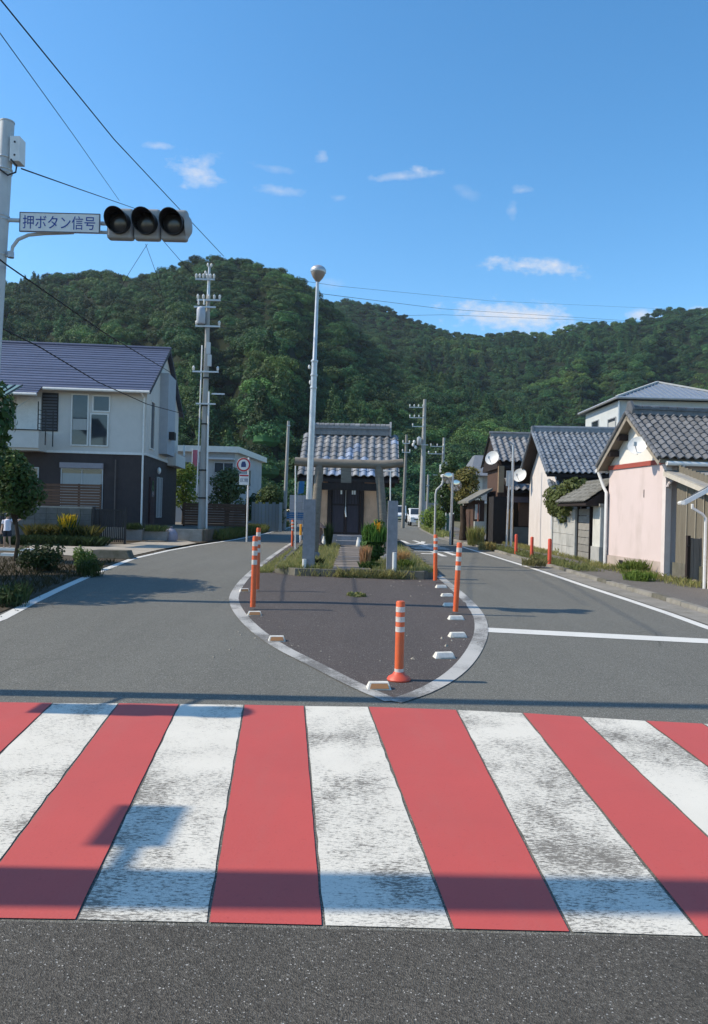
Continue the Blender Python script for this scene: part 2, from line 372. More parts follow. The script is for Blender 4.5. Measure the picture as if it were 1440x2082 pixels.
def shrub(name, label, cat, base, rx, ry, h, n, ls, mat, seed=0, group=None, stems=5, kind=None):
    rr = np.random.RandomState(seed + 31); base = V(base); o = thing(name, label, cat, base, group); mb = MB(); lumps = []
    for i in range(7):
        an = rr.rand() * 6.28; q = rr.rand() ** .5 * .6; z = h * (.3 + .45 * rr.rand())
        lumps.append((base.x + math.cos(an) * q * rx, base.y + math.sin(an) * q * ry, base.z + z, rx * .5, ry * .5, h * .3))
    for i in range(stems):
        L = lumps[i % 7]; mb.tube([base + V((rr.normal() * .03, rr.normal() * .03, -.03)), base.lerp(V(L[:3]), .55), V(L[:3])], [.018, .013, .006], 5)
    mb.build('stem', BARK, o)
    pts = lump_leaves(lumps, n, ls, rr) - np.array(base); me = card_mesh('foliage', pts, mat)
    ob = bpy.data.objects.new('foliage', me); C.objects.link(ob); ob.parent = o; return o
def blades(pos, h, wd, r, spread=.5):
    n = len(pos); an = r.rand(n) * 6.283; dx = np.stack([np.cos(an), np.sin(an), np.zeros(n)], 1); sd = np.stack([-np.sin(an), np.cos(an), np.zeros(n)], 1)
    hh = (h * (.45 + .75 * r.rand(n)))[:, None]; up = np.array([[0, 0, 1.0]]); sp = (spread * r.rand(n))[:, None]
    p0 = pos - sd * wd; p1 = pos + sd * wd; m = pos + dx * hh * sp * .35 + up * hh * .6; t = pos + dx * hh * sp + up * hh
    return np.stack([p0, p1, t + sd * wd * .15, m - sd * wd * .8], 1).reshape(-1, 3)
def grass(name, polyfn, n, h, wd, mat, label=None, seed=0, spread=.6):
    r = np.random.RandomState(seed + 77); pos = np.array([polyfn(r) for _ in range(n)]); pts = blades(pos, h, wd, r, spread)
    o = bpy.data.objects.new(name, card_mesh(name, pts, mat)); C.objects.link(o)
    return tag(o, label, 'grass', None, 'stuff')
def clump(name, label, cat, base, n, h, wd, mat, rad, seed=0, group=None, spread=.9):
    n = int(n * 2.2); wd *= .5
    r = np.random.RandomState(seed + 99); base = V(base); a = r.rand(n) * 6.283; q = r.rand(n) ** .55 * rad * 1.15; spread *= .7
    pos = np.stack([np.cos(a) * q, np.sin(a) * q, np.zeros(n) - .01], 1); pts = blades(pos, h, wd, r, spread)
    if name in ('weed_clump', 'flower_plant'):
        L = [(math.cos(k * 2.4) * rad * (.2 + .7 * r.rand()), math.sin(k * 2.4) * rad * (.2 + .7 * r.rand()), h * (.25 + .5 * r.rand()), rad * .35, rad * .35, h * .28) for k in range(7)]
        pts = np.concatenate([pts[:len(pts) // 8 * 4], lump_leaves(L, int(n * 1.3), .035 if name == 'weed_clump' else .05, r, 1.0)])
    o = bpy.data.objects.new(name, card_mesh(name, pts, mat)); C.objects.link(o); o.location = base
    return tag(o, label, cat, group)
# ---------------------------------------------------------------- roof tiles
def tile_mesh(name, du, dw, amp, mat, kind='wave'):
    mb = MB(); n = 8; top = []; bot = []; low = []
    for i in range(n + 1):
        u = i / n
        if kind == 'rib': z = amp * (max(0, math.cos((u - .5) * math.pi / .62)) ** .6 if abs(u - .5) < .31 else 0)
        else: z = amp * (.5 - .5 * math.cos(2 * math.pi * (u - .08)) - .35 * math.sin(2 * math.pi * u))
        top.append((u * du, -.02, z + .0)); bot.append((u * du, dw * 1.1, z + .028)); low.append((u * du, dw * 1.1 - .004, z - .008))
    i0 = 0; mb.v = top + bot + low; k = n + 1
    for i in range(n): mb.f.append((i, i + 1, k + i + 1, k + i)); mb.f.append((k + i, k + i + 1, 2 * k + i + 1, 2 * k + i))
    me = mb.mesh(name, mat, None, True, False)
    return me
def tiles(parent, o, U, nu, du, W, nw, dw, me, skip=None, stag=False):
    """lay tiles one by one: o = top corner, U along the ridge, W down the slope"""
    U = V(U).normalized(); W = V(W).normalized(); N = U.cross(W)
    if N.z < 0: N = -N
    for j in range(nw):
        for i in range(nu):
            if skip and skip(i, j): continue
            p = V(o) + U * (i * du + (du * .5 if stag and j % 2 else 0)) + W * (j * dw) + N * random.uniform(0, .006)
            m = Matrix((( U.x, W.x, N.x, p.x), (U.y, W.y, N.y, p.y), (U.z, W.z, N.z, p.z), (0, 0, 0, 1)))
            m = m @ Matrix.Rotation(random.gauss(0, .012), 4, 'Z')
            x = bpy.data.objects.new('roof_tile', me); C.objects.link(x); x.parent = parent; x.matrix_local = Matrix.Translation(-ORG[parent.name]) @ m
def tile_sheet(parent, o, U, nu, du, W, nw, dw, me, name='roof_tiles'):
    """the same tiles too small in the photo to pick apart: one part"""
    U = V(U).normalized(); W = V(W).normalized(); N = U.cross(W)
    if N.z < 0: N = -N
    v = []; f = []; src = [V(q.co) for q in me.vertices]; fs = [tuple(p.vertices) for p in me.polygons]
    for j in range(nw):
        for i in range(nu):
            p = V(o) + U * (i * du) + W * (j * dw) + N * random.uniform(0, .012); k = len(v)
            v += [tuple(p + U * q.x + W * q.y + N * q.z) for q in src]; f += [tuple(k + a for a in q) for q in fs]
    mb = MB(); mb.v = v; mb.f = f
    return mb.build(name, me.materials[0], parent, True, kind='stuff')
def ribbon(pts, wd, dz, name, mat, parent=None, **t):
    """flat band along a line on the ground; wd number or list"""
    mb = MB(); pts = [V((p[0], p[1], 0)) for p in pts]; q = []
    for a, b in zip(pts, pts[1:]):
        n = max(1, int((b - a).length / 1.2)); q += [a.lerp(b, i / n) for i in range(n)]
    q.append(pts[-1]); L = []
    for i, p in enumerate(q):
        t_ = (q[min(i + 1, len(q) - 1)] - q[max(0, i - 1)]).normalized(); s_ = V((-t_.y, t_.x, 0))
        wv = wd if not callable(wd) else wd(i / (len(q) - 1))
        L.append((p + s_ * wv / 2, p - s_ * wv / 2))
    for (a, b), (c, d) in zip(L, L[1:]):
        z = [gz(k.y) + dz for k in (a, b, d, c)]
        mb.poly([(k.x, k.y, zz) for k, zz in zip((a, b, d, c), z)])
    return mb.build(name, mat, parent, **t)
def strip(xl, xr, y0, y1, dz, name, mat, step=1.5, nx=1, **t):
    mb = MB(); n = max(1, int((y1 - y0) / step)); ys = sorted(set([y0 + (y1 - y0) * i / n for i in range(n + 1)] + ([12.0] if y0 < 12 < y1 else [])))
    fl = xl if callable(xl) else (lambda y: xl); fr = xr if callable(xr) else (lambda y: xr)
    for a, b in zip(ys, ys[1:]):
        for i in range(nx):
            u, v_ = i / nx, (i + 1) / nx
            mb.poly([(fl(a) + (fr(a) - fl(a)) * u, a, gz(a) + dz), (fl(a) + (fr(a) - fl(a)) * v_, a, gz(a) + dz), (fl(b) + (fr(b) - fl(b)) * v_, b, gz(b) + dz), (fl(b) + (fr(b) - fl(b)) * u, b, gz(b) + dz)])
    return mb.build(name, mat, None, **t)
def text_mesh(body, size, mat, name, mw, parent, ext=.002, sx=1.0, sy=1.0, fit=None, bold=0, **t):
    c = bpy.data.curves.new('t', 'FONT'); c.body = body; c.size = size; c.extrude = ext; c.align_x = 'CENTER'; c.align_y = 'CENTER'; c.resolution_u = 3; c.offset = bold
    o = bpy.data.objects.new('t', c); C.objects.link(o); dg = bpy.context.evaluated_depsgraph_get(); dg.update()
    me = bpy.data.meshes.new_from_object(o.evaluated_get(dg)); bpy.data.objects.remove(o); bpy.data.curves.remove(c)
    xs = [v.co.x for v in me.vertices]; ys = [v.co.y for v in me.vertices]; mxx, mnx, mxy, mny = max(xs), min(xs), max(ys), min(ys)
    if fit: sx = fit[0] / (mxx - mnx); sy = fit[1] / (mxy - mny)
    for v in me.vertices: v.co.x = (v.co.x - (mxx + mnx) / 2) * sx; v.co.y = (v.co.y - (mxy + mny) / 2) * sy
    me.materials.clear(); me.materials.append(mat); me.name = name
    x = bpy.data.objects.new(name, me); C.objects.link(x); x.parent = parent; x.matrix_local = Matrix.Translation(-ORG[parent.name]) @ mw
    return tag(x, **t)
FACE = Matrix.Rotation(R(90), 4, 'X')         # text standing up and facing the camera side
# ================================================================ the setting
# hills behind the town: crest lines read from the photograph, turned into ground heights at real distances
FRONT = [(-700, 640), (-300, 600), (-100, 590), (0, 582), (60, 574), (110, 562), (170, 553), (230, 560), (290, 562), (340, 547), (390, 529), (440, 522), (500, 529), (540, 544), (590, 562),
         (640, 592), (680, 630), (720, 672), (770, 712), (850, 752), (950, 790), (1060, 840), (1250, 900), (1900, 960)]
BACK = [(-700, 700), (300, 690), (560, 655), (640, 622), (690, 613), (740, 611), (800, 631), (860, 655), (930, 678), (990, 681), (1060, 673), (1110, 679), (1160, 661), (1200, 655),
        (1260, 656), (1310, 641), (1360, 625), (1400, 626), (1440, 631), (1560, 650), (1800, 640), (2300, 700)]
def crest(tab): return sorted([ray(*p) for p in tab])
FR, BK = crest(FRONT), crest(BACK)
def layer(tab, k, y, d0, D, th, gull, seed):
    e = lerp(tab, k) - th / D; H_ = max(0, e * D + HC); t = (y - d0) / (D - d0)
    if t <= 0: return 0.0
    if t > 1: return H_ * max(-.2, 1 - (t - 1) * 1.1)
    n = noise.noise(V((k * 9 + seed, t * 1.3, seed))) * .6 + noise.noise(V((k * 22 + seed, t * 2.6, 3.1))) * .4
    n = abs(n) * 2
    return H_ * (t ** 1.02) * (1 - gull * (1 - t) * n) - 0
def hill_z(x, y):
    k = x / y; r = abs(k)
    a = layer(FR, k, y, 92 + 20 * noise.noise(V((k * 5, 0, 0))), 315 + 40 * noise.noise(V((k * 4, 3, 0))), 1.3, .62, 1.7)
    b = layer(BK, k, y, 190, 540 + 70 * noise.noise(V((k * 3, 9, 0))), 1.8, .55, 5.2)
    return max(a, b, 0) + gz(y)
def hill():
    ys = [88 * (760 / 88) ** (i / 62) for i in range(63)]; ks = [-.86 + 1.72 * i / 130 for i in range(131)]
    mb = MB()
    for y in ys:
        for k in ks: mb.v.append((k * y, y, hill_z(k * y, y) - .25))
    n = len(ks)
    for i in range(len(ys) - 1):
        for j in range(n - 1): mb.f.append((i * n + j, i * n + j + 1, (i + 1) * n + j + 1, (i + 1) * n + j))
    mb.build('hill', M('hill_soil', (.014, .022, .009), (.009, .014, .006), .3, .95, .1), None, True, kind='structure')
hill()
def forest():
    col = bpy.data.collections.new('crown_kinds')
    fl = leafmat('forest_leaves', (.024, .064, .026), (.060, .130, .044), .18, .55, .03, (.135, .225, .055))
    for k in range(6):
        r = np.random.RandomState(50 + k); lumps = []
        conif = k == 5
        for i in range(15 if conif else 26):
            if conif: z = i / 15; an = i * 2.4; q = .26 * (1 - z); lumps.append((math.cos(an) * q, math.sin(an) * q, .15 + z * 1.25, .26 * (1.1 - z * .8), .26 * (1.1 - z * .8), .14))
            else:
                an = r.rand() * 6.28; q = r.rand() ** .5 * .72; z = .58 * (1 - q * q * 1.1) + r.rand() * .12
                s = .15 + .13 * r.rand(); lumps.append((math.cos(an) * q, math.sin(an) * q, z, s, s, s * .8))
        pts = lump_leaves(lumps, 1500, .048, r, .6)
        core = MB(); core.ball((0, 0, .2), (.5, .5, .28) if not conif else (.2, .2, .5), 8, 5)
        me = card_mesh('crown_kind', pts, fl, (core.v, core.f)); o = bpy.data.objects.new('crown_kind', me); col.objects.link(o)
    r = np.random.RandomState(3); P_, S_, I_, Z_, T_ = [], [], [], [], []
    y = 86.0
    while y < 640:
        st = 4.0 + (y - 86) * .0035; wd = .60 * y
        for x in np.arange(-wd, wd, st):
            xx = x + (r.rand() - .5) * st * 1.1; yy = y + (r.rand() - .5) * st * 1.1
            if xx / yy < -.58 or xx / yy > .58: continue
            z = hill_z(xx, yy)
            if z - gz(yy) < .25 and not (-.1 < xx / yy < .12 and yy > 100) : continue
            if r.rand() < .03: continue
            big = noise.noise(V((xx * .018, yy * .018, 4))); s = (2.9 + 2.3 * r.rand() ** 1.5) * (1 + .3 * big)
            con = noise.noise(V((xx * .010, yy * .010, 9))) > .30 and r.rand() < .35
            P_.append((xx, yy, z - .3 - .12 * s)); S_.append(s * (1.15 if con else 1)); I_.append(5 if con else r.randint(0, 5)); Z_.append(r.rand() * 6.28)
            tn = noise.noise(V((xx * .022, yy * .022, 14))) + .25 * noise.noise(V((xx * .11, yy * .11, 2))); T_.append(min(.9, max(0, (tn - .12) * 1.6)) * (.5 + .5 * r.rand()) if not con else 0)
        y += st * .95
    me = bpy.data.meshes.new('forest'); me.from_pydata(P_, [], [])
    for nm, ty, dat in (('scl', 'FLOAT', S_), ('kind_id', 'INT', I_), ('rotz', 'FLOAT', Z_), ('tint', 'FLOAT', T_)):
        a = me.attributes.new(nm, ty, 'POINT'); a.data.foreach_set('value', dat)
    ob = bpy.data.objects.new('forest', me); C.objects.link(ob)
    tag(ob, 'dense dark green broadleaf forest covering the hills behind the town', 'forest', None, 'stuff')
    ng = bpy.data.node_groups.new('plant_trees', 'GeometryNodeTree')
    ng.interface.new_socket('Geometry', in_out='INPUT', socket_type='NodeSocketGeometry'); ng.interface.new_socket('Geometry', in_out='OUTPUT', socket_type='NodeSocketGeometry')
    N = ng.nodes; L = ng.links
    gi = N.new('NodeGroupInput'); go = N.new('NodeGroupOutput'); ip = N.new('GeometryNodeInstanceOnPoints'); ci = N.new('GeometryNodeCollectionInfo')
    ci.inputs['Collection'].default_value = col; ci.inputs['Separate Children'].default_value = True; ci.inputs['Reset Children'].default_value = True
    def at(n, ty):
        a = N.new('GeometryNodeInputNamedAttribute'); a.data_type = ty; a.inputs['Name'].default_value = n; return a.outputs['Attribute']
    L.new(gi.outputs[0], ip.inputs['Points']); L.new(ci.outputs[0], ip.inputs['Instance']); ip.inputs['Pick Instance'].default_value = True
    L.new(at('kind_id', 'INT'), ip.inputs['Instance Index'])
    cx = N.new('ShaderNodeCombineXYZ'); L.new(at('rotz', 'FLOAT'), cx.inputs[2]); er = N.new('FunctionNodeEulerToRotation'); L.new(cx.outputs[0], er.inputs[0]); L.new(er.outputs[0], ip.inputs['Rotation'])
    L.new(at('scl', 'FLOAT'), ip.inputs['Scale']); L.new(ip.outputs[0], go.inputs[0])
    md = ob.modifiers.new('trees', 'NODES'); md.node_group = ng
    print('forest', len(P_))
forest()
# ground, road and pavements
def ground():
    mb = MB(); ys = [-60, -20, 0, 12, 30, 60, 90, 140, 400, 1200, 3000]; xs = [-1500, -200, -60, -25, 25, 60, 200, 1500]
    for y in ys:
        for x in xs: mb.v.append((x, y, gz(y) - .03))
    n = len(xs)
    for i in range(len(ys) - 1):
        for j in range(n - 1): mb.f.append((i * n + j, i * n + j + 1, (i + 1) * n + j + 1, (i + 1) * n + j))
    mb.build('ground', GRND, None, kind='structure')
ground()
LE = [G(*p) for p in ((0, 1259), (65, 1225), (130, 1194), (200, 1163), (270, 1136), (340, 1120), (400, 1109), (480, 1097), (540, 1085), (590, 1072))]
RE = [G(*p) for p in ((1440, 1277), (1360, 1248), (1280, 1221), (1200, 1195), (1100, 1161), (1000, 1130), (930, 1109), (880, 1093), (850, 1077))]
LT = [(-40, LE[0].x + .5), (2, LE[0].x + .35)] + [(p.y, p.x) for p in LE] + [(90, -4.6), (140, -5)]
RT = [(-40, 4.9), (2, 4.85)] + [(p.y, p.x) for p in RE] + [(80, 6.6), (140, 12)]
xL = lambda y: lerp(LT, y); xR = lambda y: lerp(RT, y)
road = strip(lambda y: xL(y) - .12, lambda y: xR(y) + .12, -20, 138, 0, 'road', ASPH, kind='structure')
strip(-40, lambda y: xL(y) - .121, -20, 2.5, -.002, 'side_road', ASPH, kind='structure')
strip(lambda y: xR(y) + .121, 40, -20, 2.5, -.002, 'side_road', ASPH, kind='structure')
def sub(o): o.parent = road; o.matrix_parent_inverse = Matrix(); return o
# white lines
ribbon([(LE[0].x + .35, 2.8)] + LE, .16, .004, 'edge_line', WHITEC, road)
ribbon([(4.85, 2.6)] + RE[:7], .15, .004, 'edge_line', WHITEC, road)
sa, sb = G(990, 1281), G(1440, 1304); ribbon([sa, sb + (sb - sa) * .06], .36, .004, 'stop_line', WHITEC, road)
# crosswalk: white bars and red bars, each its own painted sheet
top = [(-20, 1428), (110, 1430), (240, 1430.5), (367, 1432), (495, 1433.5), (621, 1436), (747, 1437.5), (930, 1444), (1060, 1450), (1183, 1458), (1310, 1466), (1430, 1472), (1560, 1480)]
bot = [(-600, 1866), (-348, 1868), (-93, 1870), (157, 1874), (418, 1880), (661, 1886), (918, 1893), (1166, 1899), (1427, 1908), (1668, 1916), (1930, 1924), (2180, 1932), (2440, 1940)]
nl, nr = G(*bot[0]), G(*bot[-1]); MB().poly([(-40, -20, .0025), (40, -20, .0025), (40, nr.y, .0025), (nr.x, nr.y + .02, .0025), (nl.x, nl.y + .02, .0025), (-40, nl.y, .0025)]).build('near_road_shade', ASPHN, None, kind='structure')  # dark sheet over the road below the crosswalk, shade painted as colour
def bar(i, name, mat, inset, dz, lab):
    a, b, c, d = G(*top[i]), G(*top[i + 1]), G(*bot[i + 1]), G(*bot[i]); q = V((inset, 0, 0)); e = V((0, .008, 0)); r = random.Random(i + 40)
    mb = MB(); n = 26; lf, rt = [], []
    jit = .0022 if 'white' in name else .001
    for k in range(n + 1):
        t = k / n; lf.append((a + q - e).lerp(d + q + e, t) + V((r.gauss(0, jit), 0, dz))); rt.append((b - q - e).lerp(c - q + e, t) + V((r.gauss(0, jit), 0, dz)))
    for k in range(n): mb.poly([lf[k], lf[k + 1], rt[k + 1], rt[k]])
    mb.build(name, mat, road, label=lab)
for i in range(12):
    if i in (1, 3, 5, 7, 9, 11): bar(i, 'white_crosswalk_bar', WHITEP, 0, .004, None)
    else: bar(i, 'red_crosswalk_bar', REDP, .012, .005, None)
# brown island with its broad worn white outline
OUT = [(815, 1101), (845, 1132), (893, 1172), (945, 1215), (975, 1250), (981, 1285), (965, 1325), (930, 1368), (870, 1405), (802, 1428), (730, 1398), (640, 1352), (560, 1312), (508, 1272), (478, 1235), (474, 1208), (505, 1168), (560, 1126), (600, 1100)]
oc = [G(*p) for p in OUT]
def smooth(p, n=2):
    for _ in range(n):
        q = [p[0]]
        for a, b in zip(p, p[1:]): q += [a.lerp(b, .25), a.lerp(b, .75)]
        p = q + [p[-1]]
    return p
tip = OUT.index((802, 1428)); rightside, leftside = smooth(oc[:tip + 1]), smooth(oc[tip:])
mb = MB(); mb.poly([(p.x, p.y, gz(p.y) + .003) for p in rightside + leftside[1:]]); mb.build('island_pavement', ASPHB, None, kind='structure')
ribbon(rightside, lambda t: .125 + .045 * math.sin(t * 3.14), .008, 'island_outline', WHITEL, road)
ribbon([p for p in leftside[1:]], lambda t: .125 + .03 * math.sin(t * 3.14), .0075, 'island_outline', WHITEL, road)
# loose grit and little stones on the island and along the kerbs
gb = MB(); rg_ = random.Random(4)
for _ in range(420):
    if rg_.random() < .45: x_, y_ = rg_.uniform(-1.4, 1.5), rg_.uniform(7.0, 15.8)
    elif rg_.random() < .5: y_ = rg_.uniform(6, 24); x_ = xR(y_) + rg_.uniform(.1, .6)
    else: y_ = rg_.uniform(6, 24); x_ = xL(y_) - rg_.uniform(-.15, .5)
    s_ = rg_.uniform(.006, .02) * (1 + (rg_.random() < .06)); a_ = rg_.uniform(0, 6.28); c_, d_ = math.cos(a_) * s_, math.sin(a_) * s_; z_ = gz(y_) + .004
    p_ = [(x_ + c_, y_ + d_, z_), (x_ - d_ * .8, y_ + c_ * .8, z_), (x_ - c_, y_ - d_, z_), (x_ + d_ * .7, y_ - c_ * .7, z_)]; t_ = (x_ + c_ * .2, y_ + d_ * .3, z_ + s_ * .8)
    for k_ in range(4): gb.poly([p_[k_], p_[(k_ + 1) % 4], t_])
tag(gb.build('gravel', M('grit', (.34, .31, .26), (.2, .18, .15), 30, .9), None), 'loose grit and small stones scattered on the island and gutters', 'gravel', None, 'stuff')
# road lettering facing the oncoming traffic
lo = G(872, 1116)
for i, (ch, px, py) in enumerate((('止', 893, 1126), ('ま', 868, 1113), ('れ', 842, 1104))):
    p = G(px, py); m = Matrix.Translation(p + V((0, 0, .009))) @ Matrix.Rotation(R(180) + R(3), 4, 'Z') @ Matrix.Rotation(-.006, 4, 'X')
    text_mesh(ch, 1, WHITEC, 'road_character', m, road, 0.0, fit=(1.45, (2.9, 3.5, 4.8)[i]), bold=.022)
# pavements and verges, right side
GUT = M('gutter_concrete', (.27, .255, .225), (.19, .18, .155), 2.5, .9, .2, bump=.3, dirt=(.11, .105, .075))
strip(lambda y: xR(y) + .12, lambda y: xR(y) + .62, 2.6, 60, .006, 'gutter', GUT, kind='structure')
def slab(xl, xr, y0, y1, z, name, mat, step=1.6):
    a = strip(xl, xr, y0, y1, z, name, mat, step, kind='structure'); return a
slab(lambda y: xR(y) + .75, 40, 2.6, 15.2, .055, 'pavement', ASPHW)
slab(lambda y: xR(y) + .75, lambda y: xR(y) + 3.4, 15.2, 75, .055, 'pavement', ASPHW)
strip(lambda y: xR(y) + 3.4, 40, 15.2, 90, .03, 'roadside_soil', GRND, kind='structure')
# kerb stones on the right, each stone on its own
kerb = thing('kerb', 'low weathered concrete kerb between gutter and right pavement', 'kerb', (xR(10) + .68, 10, 0))
kerb['kind'] = 'structure'; del kerb['category']
y = 2.8; ki = 0
while y < 40:
    L_ = .6; a, b = V((xR(y) + .625, y + .006, 0)), V((xR(y + L_) + .625, y + L_ - .006, 0)); z = .075 + random.uniform(-.008, .008); wd = V((.13, 0, 0))
    MB().hexa([V((p.x, p.y, gz(p.y) - .02)) for p in (a, a + wd, b + wd, b)] + [V((p.x, p.y, gz(p.y) + z)) for p in (a + V((.012, 0, 0)), a + wd, b + wd, b + V((.012, 0, 0)))]).build('kerb_stone', CONCD if ki % 5 == 2 else GUT, kerb)
    y += L_; ki += 1
# verge soil and driveway on the left
strip(-30, lambda y: xL(y) - .121, 2.6, 24.0, .012, 'verge_soil', SOIL, nx=6, kind='structure')
DRV = M('driveway_concrete', (.40, .36, .30), (.30, .27, .22), 2.5, .9, .2, bump=.3, dirt=(.17, .15, .12))
mb = MB(); dq = [G(*p, .03) for p in ((60, 1124), (200, 1133), (262, 1131), (330, 1116), (400, 1104), (345, 1092), (260, 1106), (60, 1108))]
mb.poly(dq); mb.build('driveway', DRV, None, kind='structure')
strip(-40, lambda y: xL(y) - .35, 24.0, 90, .02, 'verge_soil', SOIL, nx=4, kind='structure')
# raised building plot behind a low retaining wall on the left
mb = MB(); mb.ext([(-6.4, 29.6, 0), (-6.1, 60, 0), (-40, 60, 0), (-40, 29.6, 0)], (0, 0, .56)); mb.build('raised_plot', M('plot_gravel', (.24, .22, .19), (.15, .14, .115), 4, .95, .15, bump=.5, bscale=40), None, kind='structure')
# ================================================================ street furniture
def delineator(px, py, top_py, tilt=(0, 0), wd=.078, label='', flange=True, group='orange lane posts round the island', bands=3, mat=None, dz=0.003, name='delineator_post'):
    p = G(px, py, dz); h = (py - top_py) * p.y / FOC; o = thing(name, label, 'post', p, group); r = wd / 2; mat = mat or ORAN
    T = lambda t: p + V((tilt[0] * h * t, tilt[1] * h * t, h * t))
    if flange: MB().lathe(p, [(.10, 0), (.105, .012), (.095, .03), (.06, .05), (r * 1.1, .075)], 18).build('base_flange', REDO, o, True)
    MB().tube([T(.04), T(.5), T(.985), T(1)], [r, r, r, r * .82], 16).build('tube', mat, o, True)
    for i in range(bands):
        z = .93 - i * .125; MB().tube([T(z - .065), T(z)], r * 1.03, 16, False).build('reflective_band', REFL, o, True)
    if flange: MB().tube([T(.06), T(.15)], r * 1.025, 16, False).build('reflective_band', REFL, o, True)
    return o
delineator(811, 1383, 1222, label='orange banded post with flared base standing at the island tip')
delineator(514, 1240, 1090, (.012, 0), label='nearer orange banded post on the left white island line', flange=False)
delineator(523, 1203, 1073, label='orange post half hidden behind the left island post', flange=False)
delineator(594, 1113, 1057, label='small orange post at the grass left of the left stone pillar', flange=False)
delineator(926, 1249, 1103, (.035, 0), label='leaning orange banded post on the right island outline', flange=False)
delineator(885, 1184, 1087, (-.012, 0), .085, 'red orange post at the right corner of the planted median', flange=False)
for i, (px, py, t, lb) in enumerate(((1049, 1131, 1087, 'leftmost of the three plain red posts along the right pavement'), (1081, 1138, 1092, 'middle one of three plain red posts along the right pavement'), (1117, 1152, 1096, 'rightmost and nearest of the three plain red pavement posts'))):
    p = G(px, py, .0); h = (py - t) * p.y / FOC; o = thing('pavement_post', lb, 'post', p, 'plain red posts on the right pavement')
    MB().tube([p, p + V((0, 0, h * .97)), p + V((0, 0, h))], [.052, .052, .045], 14).build('tube', REDO, o, True); MB().lathe(p + V((0, 0, h)), [(.04, 0), (.03, .012), (.004, .015)], 12).build('cap', ORAN, o, True)
# yellow and white stub behind the left pillar
p = G(611, 1104); o = thing('marker_post', 'slim yellow and white marker post just left of the left stone pillar', 'post', p)
MB().tube([p, p + V((0, 0, .32))], .045, 12).build('lower_tube', WHITEM, o, True); MB().tube([p + V((0, 0, .322)), p + V((0, 0, .78))], .047, 12).build('upper_tube', M('yellow_plastic', (.75, .38, .04), (.66, .32, .03), 8, .5), o, True)
# raised road studs along the island line
STUDW = M('stud_white', (.70, .69, .64), (.55, .53, .47), 14, .6, dirt=(.3, .28, .23), dscale=9)
def stud(px, py, L_, rot, lab, orange):
    p = G(px, py, .003); o = thing('road_stud', lab, 'road stud', p, 'raised studs along the island outline'); c, s = math.cos(R(rot)), math.sin(R(rot))
    F = lambda x, y, z: p + V((x * c - y * s, x * s + y * c, z)); a, b, h = L_ / 2, .055, .055
    MB().hexa([F(-a, -b, 0), F(a, -b, 0), F(a, b, 0), F(-a, b, 0), F(-a * .78, -b * .55, h), F(a * .78, -b * .55, h), F(a * .78, b * .55, h), F(-a * .78, b * .55, h)]).build('body', STUDW, o)
    n = V((0, -h, b * .45)).normalized()
    q = [F(-a * .80, -b * .93, h * .14), F(a * .80, -b * .93, h * .14), F(a * .66, -b * .62, h * .86), F(-a * .66, -b * .62, h * .86)]
    k = V((s * .004, -c * .004, .002)); MB().ext([x + k for x in q], k).build('reflector', M('amber_reflector', (.50, .22, .07), (.38, .19, .09), 30, .35, .5) if orange else M('white_reflector', (.68, .64, .60), (.55, .5, .45), 30, .35, .5), o)
for a in ((770, 1400, .20, 6, 'large amber faced stud nearest the island tip', 1), (563, 1303, .19, 8, 'amber faced stud on the left island edge, second from tip', 1),
          (518, 1251, .20, 10, 'amber faced stud at the foot of the left island post', 1), (497, 1203, .17, 20, 'small pale stud beyond the left island posts', 1),
          (903, 1337, .21, 12, 'bright white stud on the right, nearest the island tip', 0), (930, 1295, .21, 12, 'white stud right of centre, beside the stop line end', 0),
          (927, 1260, .22, 10, 'white stud at the foot of the leaning right post', 0), (913, 1233, .19, 10, 'pale stud just left behind the leaning right post', 0),
          (909, 1213, .22, 10, 'pale stud second from the planted median corner', 0), (897, 1195, .22, 10, 'small white stud nearest the planted median corner', 0)): stud(*a)
# ---------------------------------------------------------------- traffic signal on the left
D = 11.4; pt = P(15, 250, D); pb = V((pt.x, D, 0)); sg = thing('traffic_signal', 'grey pole with long arm carrying a three lamp signal and name board', 'traffic signal', pb)
zt = pt.z; pb2 = pb - V((.27, 0, 0)); MB().tube([pb2, pb2.lerp(V((pt.x, D, zt)), .5), V((pt.x, D, zt))], [.125, .115, .105], 20).build('pole', GPOLE, sg, True)
MB().lathe((pt.x, D, zt), [(.11, 0), (.11, .02), (.02, .05)], 16).build('pole_cap', GPOLE, sg, True)
for py in (322, 345, 352, 440, 447, 518):
    z = P(10, py, D).z; MB().lathe((pt.x - .27 * (1 - z / zt), D, z), [(.118, -.012), (.122, 0), (.118, .012)], 16).build('pole_band', GALV, sg, True)
bx = P(36, 308, D); MB().box(bx.x - .075, bx.x + .075, D - .10, D + .10, bx.z - .19, bx.z + .19).build('control_box', WHITEM, sg)
for dz in (-.1, .1): MB().tube([(bx.x, D - .105, bx.z + dz), (bx.x, D - .095, bx.z + dz)], .016, 8).build('box_screw', DARK, sg)
lp = [P(30, 332, D), P(42, 345, D), P(40, 358, D), P(24, 364, D), P(8, 352, D), P(-4, 340, D)]
MB().tube([q + V((0, -.13, 0)) for q in lp], .014, 6).build('cable_loop', DARK, sg, True)
a0, a1 = P(5, 447, D), P(232, 452, D); MB().tube([V((a0.x, D, a0.z)), V((a1.x, D, a0.z - .02))], .032, 10).build('arm', GPOLE, sg, True)
a2, a3 = P(207, 472, D), P(232, 473, D); MB().tube([V((a2.x - .25, D, a2.z)), V((a3.x, D, a2.z - .005))], .026, 10).build('arm_stub', GPOLE, sg, True)
br = [P(4, 520, D), P(23, 519, D), P(26, 502, D), P(37, 487, D), P(58, 478, D), P(90, 475, D), P(150, 473, D)]; MB().tube(br, .026, 10).build('arm_brace', GPOLE, sg, True)
